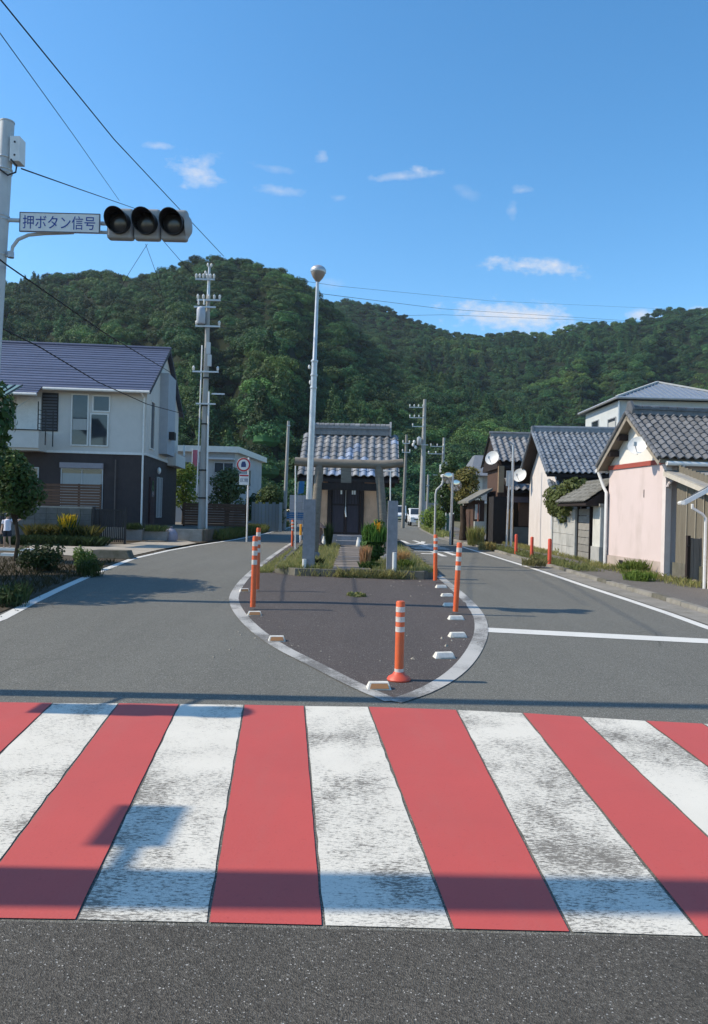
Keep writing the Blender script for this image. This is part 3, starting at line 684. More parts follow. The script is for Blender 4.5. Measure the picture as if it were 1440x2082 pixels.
MB().tube([P(22, 512, D) , P(22, 524, D)], .05, 10).build('brace_clamp', GALV, sg)
sc_ = P(126, 457, D); SW, SH = 1.235, .300
MB().box(sc_.x - SW / 2, sc_.x + SW / 2, D - .085, D - .055, sc_.z - SH / 2, sc_.z + SH / 2).build('name_board', WHITEM, sg, label='white board lettered in blue on the signal arm')
nb = bpy.data.objects['name_board']; BLUEL = M('blue_lettering', (.03, .07, .30), (.025, .055, .24), 8, .5); BORD = M('board_border', (.05, .06, .10), (.04, .045, .08), 8, .5)
mb = MB(); y0 = D - .089
for (xa, xb, za, zb) in ((-.5, .5, .46, .5), (-.5, .5, -.5, -.46), (-.5, -.49, -.46, .46), (.49, .5, -.46, .46)): mb.box(sc_.x + xa * SW, sc_.x + xb * SW, y0, y0 + .003, sc_.z + za * SH, sc_.z + zb * SH)
mb.build('board_frame', BORD, nb)
text_mesh('押ボタン信号', 1, BLUEL, 'board_lettering', Matrix.Translation((sc_.x - .01, D - .0875, sc_.z)) @ FACE, nb, .0015, fit=(1.11, .205))
hc = P(303, 459, D); HW = .415; HH = .235; YB = D - .09
HOUS = M('signal_housing', (.33, .33, .33), (.27, .27, .27), 5, .5, .4)
for i in range(3):
    x = hc.x + (i - 1) * HW - .01; u = thing_ = MB()
    u.box(x - HW / 2 + .004, x + HW / 2 - .004, YB, YB + .16, hc.z - HH, hc.z + HH)
    hs_ = u.build('signal_section', HOUS, sg)
    bv = hs_.modifiers.new('bevel', 'BEVEL'); bv.width = .045; bv.segments = 3
    yl = YB - .006; MB().lathe((x, yl, hc.z), [(.168, 0), (.16, .02), (.11, .045), (.04, .055), (.002, .056)], 24, (0, -1, -.12)).build('lens', LENS, hs_, True)
    vz = MB(); n = 26; rin, rout = .166, .174                                  # tubular hood, longer above than below
    ring = []
    for k in range(n):
        th = 2 * math.pi * k / n; dep = .20 + .13 * math.sin(th); c_, s_ = math.cos(th), math.sin(th)
        ring.append((V((x + c_ * rout, YB + .01, hc.z + s_ * rout)), V((x + c_ * rout, YB - dep, hc.z + s_ * rout - dep * .14)), V((x + c_ * rin, YB - dep, hc.z + s_ * rin - dep * .14)), V((x + c_ * rin, YB + .01, hc.z + s_ * rin))))
    for k in range(n):
        A, B = ring[k], ring[(k + 1) % n]
        for j in range(3): vz.poly([A[j], B[j], B[j + 1], A[j + 1]])
    vz.build('hood', DARK, hs_, True)
MB().tube([V((hc.x + 1.5 * HW - .03, YB + .08, hc.z)), V((hc.x + 1.5 * HW + .03, YB + .08, hc.z))], [.19, .11], 14).build('end_cap', HOUS, sg, True)
# poles standing just outside the picture on the left; their shadows fall across the crosswalk
o = thing('pedestrian_signal', 'grey pole with a two lamp walk signal, out of frame left of the crosswalk', 'traffic signal', (-4.75, 5.62, 0))
q = V((-4.75, 5.62, 0)); MB().tube([q, q + V((0, 0, 8.4))], [.10, .075], 16).build('pole', GPOLE, o, True)
MB().box(q.x - .22, q.x + .18, q.y - .56, q.y - .30, 2.55, 3.55).build('signal_box', HOUS, o)
for z in (2.75, 3.3):
    MB().tube([q + V((0, 0, z + .1)), q + V((0, -.32, z))], .022, 8).build('bracket', GPOLE, o)
    MB().lathe((q.x + .2, q.y - .43, z), [(.15, 0), (.15, .18), (.14, .18), (.13, .02)], 16, (1, 0, 0)).build('hood', DARK, o, True)
q = V((-5.3, 2.72, 0)); o = thing('utility_pole', 'grey concrete pole out of frame at the near left corner', 'utility pole', q, 'utility poles of the street')
MB().tube([q, q + V((0, 0, 11))], [.17, .11], 18).build('pole', CPOLE, o, True)
MB().box(q.x - .04, q.x + .04, q.y + .34, q.y + .78, 3.95, 4.2).build('meter_box', WHITEM, o); MB().beam(q + V((0, 0, 4.1)), q + V((0, .35, 4.1)), .05, .05).build('bracket', GALV, o)
MB().lathe((q.x, q.y - .05, 2.55), [(.26, 0), (.3, .1), (.3, .55), (.22, .68)], 14).build('equipment_drum', GALV, o, True)
# ---------------------------------------------------------------- street lamp behind the left pillar
D = 19.0; b = P(624, 1136, D); b.z = gz(D) + .1; t = P(646, 572, D); hd = P(651, 553, D); sl_ = thing('street_lamp', 'tall slim grey lamp post with round globe head, leaning right', 'street lamp', b)
m1 = b.lerp(t, .715); m2 = b.lerp(t, .66)
MB().tube([b, b.lerp(t, .3), m2, m1], [.085, .082, .076, .074], 16).build('lower_pole', GALV, sl_, True)
MB().tube([m1, m1 + (t - m1) * .03, t], [.072, .055, .042], 14).build('upper_pole', GALV, sl_, True)
for f in (.62, .665, .715): q = b.lerp(t, f); MB().lathe(q, [(.09, -.025), (.095, 0), (.09, .025)], 14, t - b).build('pole_band', GALV, sl_, True)
for f, s_ in ((.69, 1), (.635, .7)): q = b.lerp(t, f) - V((.13 * s_, 0, 0)); MB().tube([q, q + V((.13, 0, 0))], .012, 6).build('bracket', GALV, sl_); MB().ball(q + V((0, 0, .03)), (.03, .03, .06), 8, 6).build('insulator', WHITEM, sl_, True)
ax = (t - b).normalized() + V((.03, 0, 0))
MB().lathe(t - ax * .02, [(.045, 0), (.08, .05), (.13, .11), (.175, .2), (.188, .26), (.184, .28)], 20, ax).build('lamp_bowl', glass('lamp_bowl_glass', (.30, .24, .20), .3), sl_, True)
MB().lathe(t + ax * .265, [(.197, -.04), (.206, 0), (.197, .045), (.15, .10), (.07, .14), (.01, .15)], 20, ax).build('lamp_cap', GALV, sl_, True)
# ---------------------------------------------------------------- utility poles
INS = M('white_insulator', (.66, .66, .64), (.55, .55, .54), 10, .35, .5)
def upole(label, px, py, tpx, tpy, d, r0, r1, arms=(), zb=None, steel=None, name='utility_pole', mat=None, cat='utility pole'):
    t = P(tpx, tpy, d); b = V((P(px, py, d).x, d, gz(d) if zb is None else zb)); o = thing(name, label, cat, b, 'utility poles of the street')
    MB().tube([b, b.lerp(t, .5), t], [r0, (r0 + r1) / 2, r1], 14).build('pole', mat or CPOLE, o, True)
    for (ay, xl, xr, ins) in arms:
        a, c = P(xl, ay, d), P(xr, ay, d); c.z = a.z = (a.z + c.z) / 2; a.y = c.y = d - r0 * .8
        m = MB().beam(a, c, .065, .065).build('crossarm', GALV, o)
        for k in range(ins):
            q = a.lerp(c, .04 + .92 * k / max(1, ins - 1)); MB().lathe(q + V((0, 0, .05)), [(.03, 0), (.055, .04), (.05, .09), (.065, .12), (.02, .2)], 8).build('insulator', INS, m, True)
    return o, b, t
up1, ub, ut = upole('tall concrete utility pole with transformer beside the white house', 410, 1078, 424, 600, 32, .17, .085,
    ((570, 399, 438, 6), (612, 402, 450, 5), (626, 396, 440, 0), (665, 399, 449, 2), (757, 393, 446, 2), (802, 432, 458, 0), (822, 400, 440, 0)), zb=.5)
D = 32
MB().tube([ut, P(426, 541, D)], [.07, .05], 10).build('steel_top', GALV, up1, True)
for (px, py) in ((424, 540), (431, 541), (419, 556)): MB().ball(P(px, py, D) + V((0, -.1, 0)), (.05, .05, .09), 8, 6).build('insulator', INS, up1, True)
tq = P(411, 641, D) + V((0, -.2, 0)); MB().lathe(tq - V((0, 0, .42)), [(.16, 0), (.19, .05), (.19, .6), (.16, .68), (.06, .74)], 16).build('transformer', M('transformer_grey', (.40, .43, .48), (.33, .36, .41), 6, .5, .4), up1, True)
for k in (-.12, .12): MB().lathe(tq + V((k, 0, .4)), [(.03, 0), (.05, .06), (.03, .12), (.045, .18), (.02, .24)], 8).build('bushing', INS, up1, True)
for (px, py) in ((428, 735), (426, 710)): c = P(px, py, D) + V((0, -.2, 0)); MB().box(c.x - .08, c.x + .08, c.y - .06, c.y + .06, c.z - .25, c.z + .25).build('junction_box', GPOLE, up1)
rz = [V((ub.x + .24, D - .12, ub.z + .05)), V((ub.x + .20, D - .12, ub.z + 3.2)), V((ub.x + .19, D - .1, ub.z + 6))]; MB().tube(rz, .04, 8).build('riser_pipe', WHITEM, up1, True)
rz = [V((ub.x - .22, D - .1, ub.z + 1.6)), V((ub.x - .19, D - .1, ub.z + 4.2)), V((ub.x - .15, D - .1, ub.z + 8))]; MB().tube(rz, .03, 8).build('riser_pipe', WHITEM, up1, True)
for z in (1.4, 2.6, 4.6, 5.4, 6.6): MB().lathe(ub + V((.01 * z, 0, z)), [(.215 - .008 * z, -.03), (.22 - .008 * z, 0), (.215 - .008 * z, .03)], 14).build('pole_band', DARK, up1, True)
up2, b2, t2 = upole('plain slim concrete pole left of the shrine', 578, 1058, 587, 856, 46, .13, .085, ((866, 584, 591, 0),), zb=.1)
up3, b3, t3 = upole('straight concrete pole with comb crossarms above the white parked car', 857, 1064, 864, 812, 62, .28, .13, ((829, 832, 861, 4), (850, 832, 862, 4), (868, 838, 862, 2), (905, 850, 870, 0)))
d3 = 62; q = P(852, 897, d3); MB().lathe(q - V((0, .2, .35)), [(.16, 0), (.2, .05), (.2, .6), (.05, .72)], 12).build('transformer', GALV, up3, True)
for (px, py) in ((840, 905), (845, 910), (842, 899)): MB().ball(P(px, py, d3) - V((0, .2, 0)), (.12, .12, .16), 8, 6).build('insulator', INS, up3, True)
up4, b4, t4 = upole('leaning brown pole seen against the dark wood right of the shrine', 820, 1040, 827, 884, 58, .15, .10, ((902, 819, 833, 2), (920, 818, 834, 2)), mat=M('old_pole', (.26, .245, .22), (.2, .19, .17), 5, .85))
up5, b5, t5 = upole('distant pole with two crossarms behind the bent lamp pole', 897, 1050, 903, 890, 66, .16, .11, ((908, 875, 903, 3), (923, 870, 902, 3), (966, 880, 905, 0)))
for (px, py, s) in ((899, 950, .5), (906, 944, .35)): q = P(px, py, 66) - V((0, .25, 0)); MB().lathe(q - V((0, 0, s)), [(s * .5, 0), (s * .55, .1), (s * .55, s * 1.4), (.05, s * 1.6)], 12).build('transformer', GALV, up5, True)
upole('short grey pole right of the comb armed pole', 869, 1030, 871, 965, 64, .10, .09, ((987, 866, 873, 0),))
# bent lamp pole and mirror pole on the right pavement
D = 38; b = G(884, 1088, .05); b = V((P(884, 1084, D).x, D, gz(D) + .05)); o = thing('bent_lamp_pole', 'thin pale pole whose top bends right, behind the red orange post', 'lamp pole', b)
MB().tube([b, P(886, 1004, D), P(888, 996, D), P(899, 985, D), P(901, 978, D), P(901, 972, D)], [.05, .05, .05, .05, .05, .045], 10).build('pole', GPOLE, o, True)
MB().lathe(P(901, 972, D), [(.06, 0), (.12, .05), (.13, .16), (.03, .2)], 12).build('lamp_head', WHITEM, o, True)
D = 31; b = V((P(916, 1098, D).x, D, gz(D) + .05)); o = thing('mirror_pole', 'straight grey pole with small round traffic mirrors at its top', 'traffic mirror', b)
MB().tube([b, P(921, 962, D)], [.055, .05], 10).build('pole', GALV, o, True); MB().tube([b + V((.07, .02, .0)), b + V((.09, .02, 1.3))], .06, 8).build('pole_sleeve', DARK, o, True)
for (px, py) in ((912, 972), (927, 987)):
    c = P(px, py, D); MB().lathe(c, [(.24, 0), (.25, .03), (.2, .07), (.02, .1)], 16, (.1, 1, .1)).build('mirror_back', M('orange_mirror_rim', (.36, .33, .3), (.3, .28, .25), 5, .5), o, True)
    MB().lathe(c - V((0, .005, 0)), [(.225, 0), (.12, .02), (.002, .03)], 16, (-.1, -1, -.1)).build('mirror', M('mirror_face', (.55, .56, .57), (.45, .46, .47), 3, .08, .6, .9), o, True)
    MB().tube([c + V((0, .06, 0)), V((P(920, py, D).x, D, c.z))], .02, 6).build('bracket', GALV, o)
# two steel posts at the brown house
for (px, py, tx, ty, r, lb) in ((1030, 1104, 1036, 962, .04, 'thin bare steel post in front of the brown house, left of the pair'), (1039, 1107, 1044, 905, .05, 'taller bare steel post with a slanted stub, right of the pair')):
    D = 29; b = V((P(px, py, D).x, D, gz(D) + .06)); t = P(tx, ty, D); o = thing('steel_post', lb, 'post', b, 'steel posts before the brown house')
    MB().tube([b, t], r, 10).build('pole', GALV, o, True); MB().lathe(b, [(.12, 0), (.12, .03), (r, .06)], 10).build('foot', CONC, o, True)
    if ty < 930: MB().tube([t, t + V((-.17, 0, .14))], .03, 8).build('stub', GALV, o, True)
    else: MB().box(t.x - .12, t.x + .12, D - .03, D + .03, t.z - .5, t.z + .1).build('plate', GALV, o)
# round road sign on the left
D = 30; b = V((P(502, 1090, D).x, D, gz(D) + .02)); o = thing('road_sign', 'round red ringed prohibition sign with a small plate below it', 'road sign', b)
c = P(496, 945, D); MB().tube([b, V((b.x, D, c.z + .3))], .034, 10).build('pole', WHITEM, o, True)
f = MB().lathe(c - V((0, .05, 0)), [(.285, 0), (.285, .008), (.28, .012)], 28, (0, -1, 0)).build('disc', WHITEM, o)
SRED = M('sign_red', (.45, .03, .04), (.38, .028, .035), 6, .4); SBLU = M('sign_blue', (.03, .05, .16), (.028, .045, .13), 6, .4)
ring = MB(); n = 32
for k in range(n):
    a0_, a1_ = 2 * math.pi * k / n, 2 * math.pi * (k + 1) / n
    q = [(math.cos(a) * r, math.sin(a) * r) for a, r in ((a0_, .215), (a0_, .278), (a1_, .278), (a1_, .215))]
    ring.poly([(c.x + x, c.y - .066, c.z + z) for x, z in q])
ring.build('ring', SRED, f)
pm = MB()
for pts in ([(-.10, -.10), (.10, -.10), (.10, .02), (.06, .13), (-.06, .13), (-.10, .02)],): pm.ext([(c.x + x, c.y - .064, c.z + z) for x, z in pts], (0, -.002, 0))
pm.build('pictogram', SBLU, f)
pp = P(497, 975, D); pl = MB().box(pp.x - .2, pp.x + .2, D - .055, D - .045, pp.z - .22, pp.z + .22).build('lower_plate', WHITEM, o)
pm = MB().box(pp.x - .18, pp.x + .18, D - .059, D - .056, pp.z + .13, pp.z + .19).build('red_bar', SRED, pl)
text_mesh('区間', 1, SBLU, 'plate_lettering', Matrix.Translation((pp.x, D - .058, pp.z - .03)) @ FACE, pl, .001, fit=(.3, .14))
# ---------------------------------------------------------------- overhead cables
CAB = M('cable_black', (.012, .013, .016), (.01, .011, .013), 4, .7)
def cable(pts, r, label, sag=.0):
    q = [V(p) for p in pts]; out = []
    for a, b in zip(q, q[1:]):
        n = 10; out += [a.lerp(b, i / n) - V((0, 0, sag * 4 * (i / n) * (1 - i / n))) for i in range(n)]
    out.append(q[-1]); mb = MB().tube(out, r, 5); return mb.build('overhead_cable', CAB, None, True, label=label, cat='cable', group='overhead cables')
cable([P(-120, -150, 9), P(232, 283, 16.5), P(455, 521, 31.5)], .012, 'thick black cable slanting from the top left corner to the tall pole')
cable([P(-40, 20, 12), P(0, 67, 13), P(150, 275, 22), P(243, 408, 31.6)], .009, 'fainter cable slanting down left of the thick one')
cable([P(44, 343, 11.4), P(160, 384, 18), P(275, 424, 31.5), P(402, 570, 32)], .012, 'cable running from the signal pole towards the signal lamps', .0)
cable([P(-30, 505, 10), P(16, 540, 11.3), P(110, 605, 13), P(210, 675, 16), P(355, 762, 31.6)], .013, 'upper cable crossing the blue roof of the white house')
cable([P(5, 668, 11.5), P(80, 705, 14), P(200, 777, 18), P(300, 822, 24), P(405, 850, 32)], .013, 'lower cable dipping across the front of the white house')
cable([P(450, 612, 32), P(640, 645, 52), P(900, 640, 80), P(1290, 655, 110), P(1700, 690, 150)], .016, 'long cable crossing the saddle of the hills, lower of the pair')
cable([P(440, 570, 32), P(660, 598, 50), P(900, 628, 80), P(1290, 653, 110), P(1700, 672, 150)], .016, 'long cable crossing the saddle of the hills, upper of the pair')
cable([P(438, 545, 32), P(690, 582, 60), P(1000, 612, 90), P(1440, 632, 130)], .012, 'thinnest of the long cables high across the sky right of the lamp')
cable([P(449, 665, 32), P(640, 700, 48), P(830, 862, 62)], .012, 'cable from the tall pole down to the comb armed pole')
cable([P(862, 868, 62), P(1000, 878, 60), P(1290, 850, 50), P(1700, 800, 45)], .016, 'low cable running right from the comb armed pole')
cable([P(903, 924, 66), P(1080, 835, 45), P(1290, 720, 30), P(1440, 640, 24), P(1500, 606, 22)], .009, 'cable rising from the far pole to the right picture edge')
cable([P(300, 496, 31), P(262, 556, 31.2), P(190, 690, 31)], .010, 'short cable hanging to the left below the signal lamps')
cable([P(296, 496, 31), P(318, 556, 31.3), P(340, 640, 31.5)], .010, 'short cable hanging to the right below the signal lamps')
# ================================================================ shrine on the planted median
KZ = .17
kz = lambda y: gz(y) + KZ
med = [(-1.78, 16.7), (-1.25, 15.95), (1.55, 15.95), (1.98, 16.9), (2.05, 40), (-2.3, 40)]
mb = MB(); ins = [(-1.62, 16.8), (-1.18, 16.12), (1.48, 16.12), (1.82, 16.95), (1.9, 39.9), (-2.15, 39.9)]
mb.poly([(x, y, kz(y) - .03) for x, y in ins]); mb.build('planted_median', M('median_soil', (.20, .175, .11), (.12, .12, .06), 2.2, .95, .1, bump=.7, bscale=25), None, kind='structure')
kb = thing('median_kerb', 'weathered mossy kerb stones round the planted shrine median', 'kerb', (0, 16, 0)); kb['kind'] = 'structure'; del kb['category']
for (a, b) in zip(med[:-1] + [med[-1]], med[1:] + [med[0]]):
    a, b = V((a[0], a[1], 0)), V((b[0], b[1], 0)); L_ = (b - a).length
    if L_ > 3.9 and abs((b - a).x) > 3: pass
    n = max(1, round(L_ / .6)); d = (b - a) / n; s = V((-d.y, d.x, 0)).normalized() * .15
    for i in range(n):
        p, q = a + d * (i + .01), a + d * (i + .99); h = KZ + random.uniform(-.012, .012); top_ = lambda v: V((v.x, v.y, gz(v.y) + h)); bt = lambda v: V((v.x, v.y, gz(v.y) - .02))
        MB().hexa([bt(p), bt(q), bt(q + s), bt(p + s), top_(p + s * .12), top_(q + s * .12), top_(q + s), top_(p + s)]).build('kerb_stone', CONCD, kb)
# path slabs
pth = thing('shrine_path', 'worn stone paved path leading from the kerb to the shrine steps', 'path', (0, 20, 0)); pth['kind'] = 'structure'; del pth['category']
pxl, pxr = P(672, 1112, 26).x, P(735, 1112, 26).x; PATHM = M('path_concrete', (.21, .185, .165), (.155, .135, .12), 3, .85, .2, bump=.3, dirt=(.11, .10, .08), rnd=.08)
y = 16.13
while y < 26.3:
    MB().box(-.42 + .02 * math.sin(y), .40, y + .012, y + 1.1, kz(y) - .05, kz(y) + .012 + random.uniform(0, .006)).build('paving_slab', PATHM, pth); y += 1.12
# steps
SZ = .5; st = thing('shrine_steps', 'two low stone steps before the shrine door', 'steps', (-.1, 26.6, kz(26.6)))
MB().box(-.62, .62, 26.3, 27.5, kz(26), kz(26) + .16).build('step', STONE, st); MB().box(-.60, .60, 26.75, 27.5, kz(26) + .161, kz(26) + .32).build('step', STONE, st)
# shrine building
sf = frame((-.22, 27.4, kz(27)), (1, -.022, 0), (.022, 1, 0)); sh = thing('shrine', 'small ochre walled shrine with grey tiled roof behind the gateway', 'shrine', (-.22, 27.4, kz(27)))
OCH = M('ochre_plaster', (.68, .43, .28), (.60, .37, .24), 3, .85, .2, bump=.15, dirt=(.27, .17, .11))
MB().box(-1.35, 1.35, -.02, 3.1, 0, .34, sf).build('stone_base', STONE, sh)
MB().box(-1.2, -.655, .14, .26, .341, 2.6, sf).box(.455, 1.2, .14, .26, .341, 2.6, sf).box(-1.2, -1.09, .261, 2.9, .341, 2.6, sf).box(1.09, 1.2, .261, 2.9, .341, 2.6, sf).box(-1.08, 1.08, 2.8, 2.9, .341, 2.6, sf).build('wall', OCH, sh)
for x in (-1.22, -.78, .45, 1.12): MB().box(x, x + .13, .08, .20, .342, 2.62, sf).build('post', WOODD, sh)
MB().box(-1.3, 1.3, .06, .24, 2.61, 2.76, sf).build('beam', WOODD, sh); MB().box(-.649, .449, .10, .20, 2.26, 2.40, sf).build('lintel', WOODD, sh)
DOORM = M('dark_door', (.050, .040, .052), (.034, .028, .038), 4, .55, .3, stretch=(6, 6, .5))
for s_ in (-1, 1):
    x0, x1 = (-.645, -.104) if s_ < 0 else (-.096, .445)
    d = MB().box(x0, x1, .14, .18, .345, 2.25, sf).build('door', DOORM, sh)
    for z in (.36, 1.42, 2.16): MB().box(x0 + .01, x1 - .01, .125, .139, z, z + .07, sf).build('door_rail', WOODD, d)
    for x in (x0 + .012, x1 - .062): MB().box(x, x + .05, .124, .139, .44, 2.15, sf).build('door_stile', WOODD, d)
    for k in range(1, 5): x = x0 + (x1 - x0) * k / 5; MB().box(x - .009, x + .009, .127, .139, 1.5, 2.15, sf).build('lattice_bar', WOODD, d)
MB().beam(sf(-.10, .115, 1.0), sf(-.10, .115, 2.1), .022, .02).build('door_edge', M('pale_wood', (.42, .4, .38), (.34, .32, .30), 6, .6), sh)
MB().tube([sf(-.1, .09, 1.38), sf(-.1, .09, 1.2), sf(-.07, .09, 1.0)], [.02, .03, .024], 8).build('hanging_tassel', WHITEM, sh, True)
rp = [sf(-.62, .08, 2.16), sf(-.35, .06, 2.10), sf(-.1, .05, 2.12), sf(.15, .06, 2.08), sf(.42, .08, 2.16)]; MB().tube(rp, .022, 8).build('straw_rope', M('straw', (.42, .36, .24), (.33, .28, .18), 20, .9), sh, True)
for x in (-.3, .12, .2): MB().box(x, x + .06, .05, .055, 1.84, 2.08, sf).build('paper_strip', WHITEM, sh)
MB().box(-.95, .75, -.3, .08, 2.66, 2.70, sf).build('door_canopy', WOODD, sh)
# roof
RW = 1.86; zr, ze, sr, se = 4.20, 2.42, 1.55, -.75
MB().ext([sf(-RW + .03, se + .05, ze - .06), sf(-RW + .03, sr, zr - .06), sf(-RW + .03, 3.85, ze - .06), sf(-RW + .03, 3.85, ze - .16), sf(-RW + .03, sr, zr - .22), sf(-RW + .03, se + .05, ze - .16)], sf(RW - .03, 0, 0) - sf(-RW + .03, 0, 0)).build('roof_deck', WOODD, sh)
TILE = M('grey_roof_tile', (.25, .252, .26), (.165, .17, .178), 10, .55, .4, rnd=.3, dirt=(.10, .105, .11), dscale=4, bump=.1)
TILEB = M('pale_blue_tile', (.36, .41, .50), (.14, .18, .27), 16, .35, .5, rnd=.3)  # colour for the picked tiles, paler and bluer than the rest
tm = tile_mesh('shrine_tile', .285, .31, .062, TILE, 'rib'); tb = tile_mesh('shrine_tile_pale', .285, .31, .062, TILEB, 'rib')
o0, Uv, Wv = sf(-RW, sr - .02, zr), sf(1, 0, 0) - sf(0, 0, 0), sf(0, se, ze) - sf(0, sr, zr)
pale = {(5, 5), (6, 5), (6, 3), (7, 3), (7, 2), (6, 4), (4, 6), (5, 6), (8, 5), (8, 6), (3, 5), (12, 1), (8, 8), (9, 8), (4, 8), (5, 8), (9, 7), (8, 7), (6, 6)}
tiles(sh, o0, Uv, 13, .285, Wv, 9, .31, tm, lambda i, j: (i, j) in pale); tiles(sh, o0, Uv, 13, .285, Wv, 9, .31, tb, lambda i, j: (i, j) not in pale)
tile_sheet(sh, sf(RW, sr + .02, zr), -Uv, 13, .285, sf(0, 3.85, ze) - sf(0, sr, zr), 9, .31, tm, 'rear_roof_tiles')
for (z0, z1, hw, w_) in ((4.19, 4.33, 1.52, .20), (4.335, 4.43, 1.50, .16), (4.435, 4.52, 1.48, .20)): MB().box(-hw, hw, sr - w_, sr + w_, z0, z1, sf).build('ridge_course', TILE, sh)
for i in range(15):
    x = -1.45 + i * .2; MB().tube([sf(x, sr, 4.55), sf(x + .185, sr, 4.56)], .105, 10).build('ridge_tile', TILE, sh, True)
for x in (-1.56, 1.50): MB().ext([sf(x, sr - .24, 4.15), sf(x, sr + .24, 4.15), sf(x, sr + .26, 4.5), sf(x, sr + .12, 4.74), sf(x, sr - .12, 4.74), sf(x, sr - .26, 4.5)], sf(.07, 0, 0) - sf(0, 0, 0)).build('ridge_end_tile', TILE, sh)
for s_ in (-1, 1):
    x = s_ * (RW - .03); MB().beam(sf(x, sr, zr - .1), sf(x, se, ze - .1), .05, .2).build('verge_board', WOODD, sh)
# torii gateway
D = 19.9; tb_ = gz(D) + KZ - .03; to = thing('torii_gate', 'plain unpainted timber gateway with round posts and log lintel', 'torii gate', (P(710, 1130, D).x, D, tb_))
lx, rx_ = P(636, 1135, D), P(785, 1135, D); lt, rt = P(650, 945, D), P(770, 948, D)
for b, t in ((lx, lt), (rx_, rt)):
    b = V((b.x, D, tb_)); p = MB().tube([b, b.lerp(t, .5), t], [.145, .125, .115], 14).build('post', WOODG, to, True); MB().lathe(b, [(.2, 0), (.2, .1), (.16, .16)], 14).build('post_foot', STONE, to, True)
kl = [P(600, 938, D), P(640, 941, D), P(710, 943, D), P(780, 945, D), P(820, 941, D)]; MB().tube(kl, [.115, .12, .12, .12, .11], 14).build('top_lintel', WOODG, to, True)
MB().beam(P(640, 988, D), P(780, 991, D), .10, .2).build('tie_beam', WOODD, to); MB().beam(P(704, 985, D), P(704, 950, D), .09, .28, (1, 0, 0)).build('centre_strut', WOODG, to)
# stone pillars with pipe at the foot
for (x0, x1, yb, yt, lb, wp) in ((613, 640, 1154, 1017, 'square grey stone pillar left of the shrine path', .09), (785, 808, 1160, 1020, 'square grey stone pillar right of the shrine path beside the bush', .30)):
    q = G((x0 + x1) / 2, yb, KZ); d = q.y; h = (yb - yt) * d / FOC; hw = (x1 - x0) * d / FOC / 2 * .92; o = thing('stone_pillar', lb, 'stone pillar', q, 'stone pillars at the shrine entrance')
    MB().hexa([q + V(v) for v in ((-hw, 0, -.03), (hw, 0, -.03), (hw, hw * 2, -.03), (-hw, hw * 2, -.03), (-hw * .94, .01, h), (hw * .94, .01, h), (hw * .94, hw * 1.9, h), (-hw * .94, hw * 1.9, h))]).build('shaft', STONE, o)
    MB().ext([q + V(v) for v in ((-hw * .94, .01, h + .001), (hw * .94, .01, h + .001), (hw * .94, hw * 1.9, h + .001), (-hw * .94, hw * 1.9, h + .001))], (0, 0, .02)).build('shaft_top', STONE, o)
    o2 = thing('drain_pipe', 'short white plastic pipe upright at the foot of the ' + ('left' if x0 < 700 else 'right') + ' stone pillar', 'pipe', q + V((-.02 if x0 < 700 else .05, -.07, -.03)), 'white pipes at the pillar feet'); z = ORG[o2.name]
    if x0 < 700: z = z + V((-.06, 0, 0))
    MB().tube([z, z + V((0, 0, wp + .13))], .045, 14).build('pipe', M('white_pvc', (.68, .69, .68), (.58, .59, .58), 8, .4, .5), o2, True)
    MB().tube([z, z + V((0, 0, .06))], .052, 14).build('collar', GALV, o2, True)
# flag frames beside the gateway
for (x, y0, y1, xa, xb, lb) in ((601, 1010, 945, 603, 626, 'thin white flag frame left of the shrine roof'), (794, 1040, 958, 778, 803, 'thin white flag frame right of the shrine roof')):
    D = 23.5; t = P(x, y1, D); b = V((P(x, 1100, D).x, D, kz(D))); o = thing('banner_stand', lb, 'flag pole', b, 'flag frames beside the shrine')
    MB().tube([b, t], .02, 8).build('pole', WHITEM, o); MB().tube([P(xa, y1, D), P(xb, y1, D)], .02, 8).build('cross_rod', WHITEM, o)
# offering things at the foot of the door
for (px, lb) in ((659, 'white vase at the left end of the lower shrine step'), (729, 'white vase at the right end of the lower shrine step')):
    q = V((P(px, 1118, 25.6).x, 25.6, kz(25.6) - .01)); o = thing('vase', lb, 'vase', q, 'white vases by the steps')
    MB().lathe(q, [(.085, 0), (.095, .04), (.075, .2), (.045, .3), (.055, .34)], 12).build('body', WHITEM, o, True)
q = V((P(652, 1120, 25.2).x - .12, 25.2, kz(25.2) - .03)); o = thing('stone_lantern', 'low rough brown stone lantern left of the shrine steps', 'stone lantern', q); BST = M('brown_stone', (.24, .165, .14), (.14, .10, .085), 9, .9, .2, bump=.6, bscale=30)
MB().lathe(q, [(.22, 0), (.24, .08), (.16, .16), (.12, .34), (.15, .42)], 9).build('base', BST, o); MB().lathe(q + V((0, 0, .421)), [(.17, 0), (.19, .1), (.16, .24)], 6).build('light_box', BST, o); MB().lathe(q + V((.02, 0, .662)), [(.28, 0), (.24, .05), (.1, .16), (.03, .22)], 8).build('cap', BST, o)
o = clump('plant', 'dark narrow leafed plant standing by the left shrine door post', 'plant', (P(668, 1100, 25.6).x, 25.6, kz(25.6) - .03), 160, .75, .014, LEAFD, .09, 3, spread=.3)
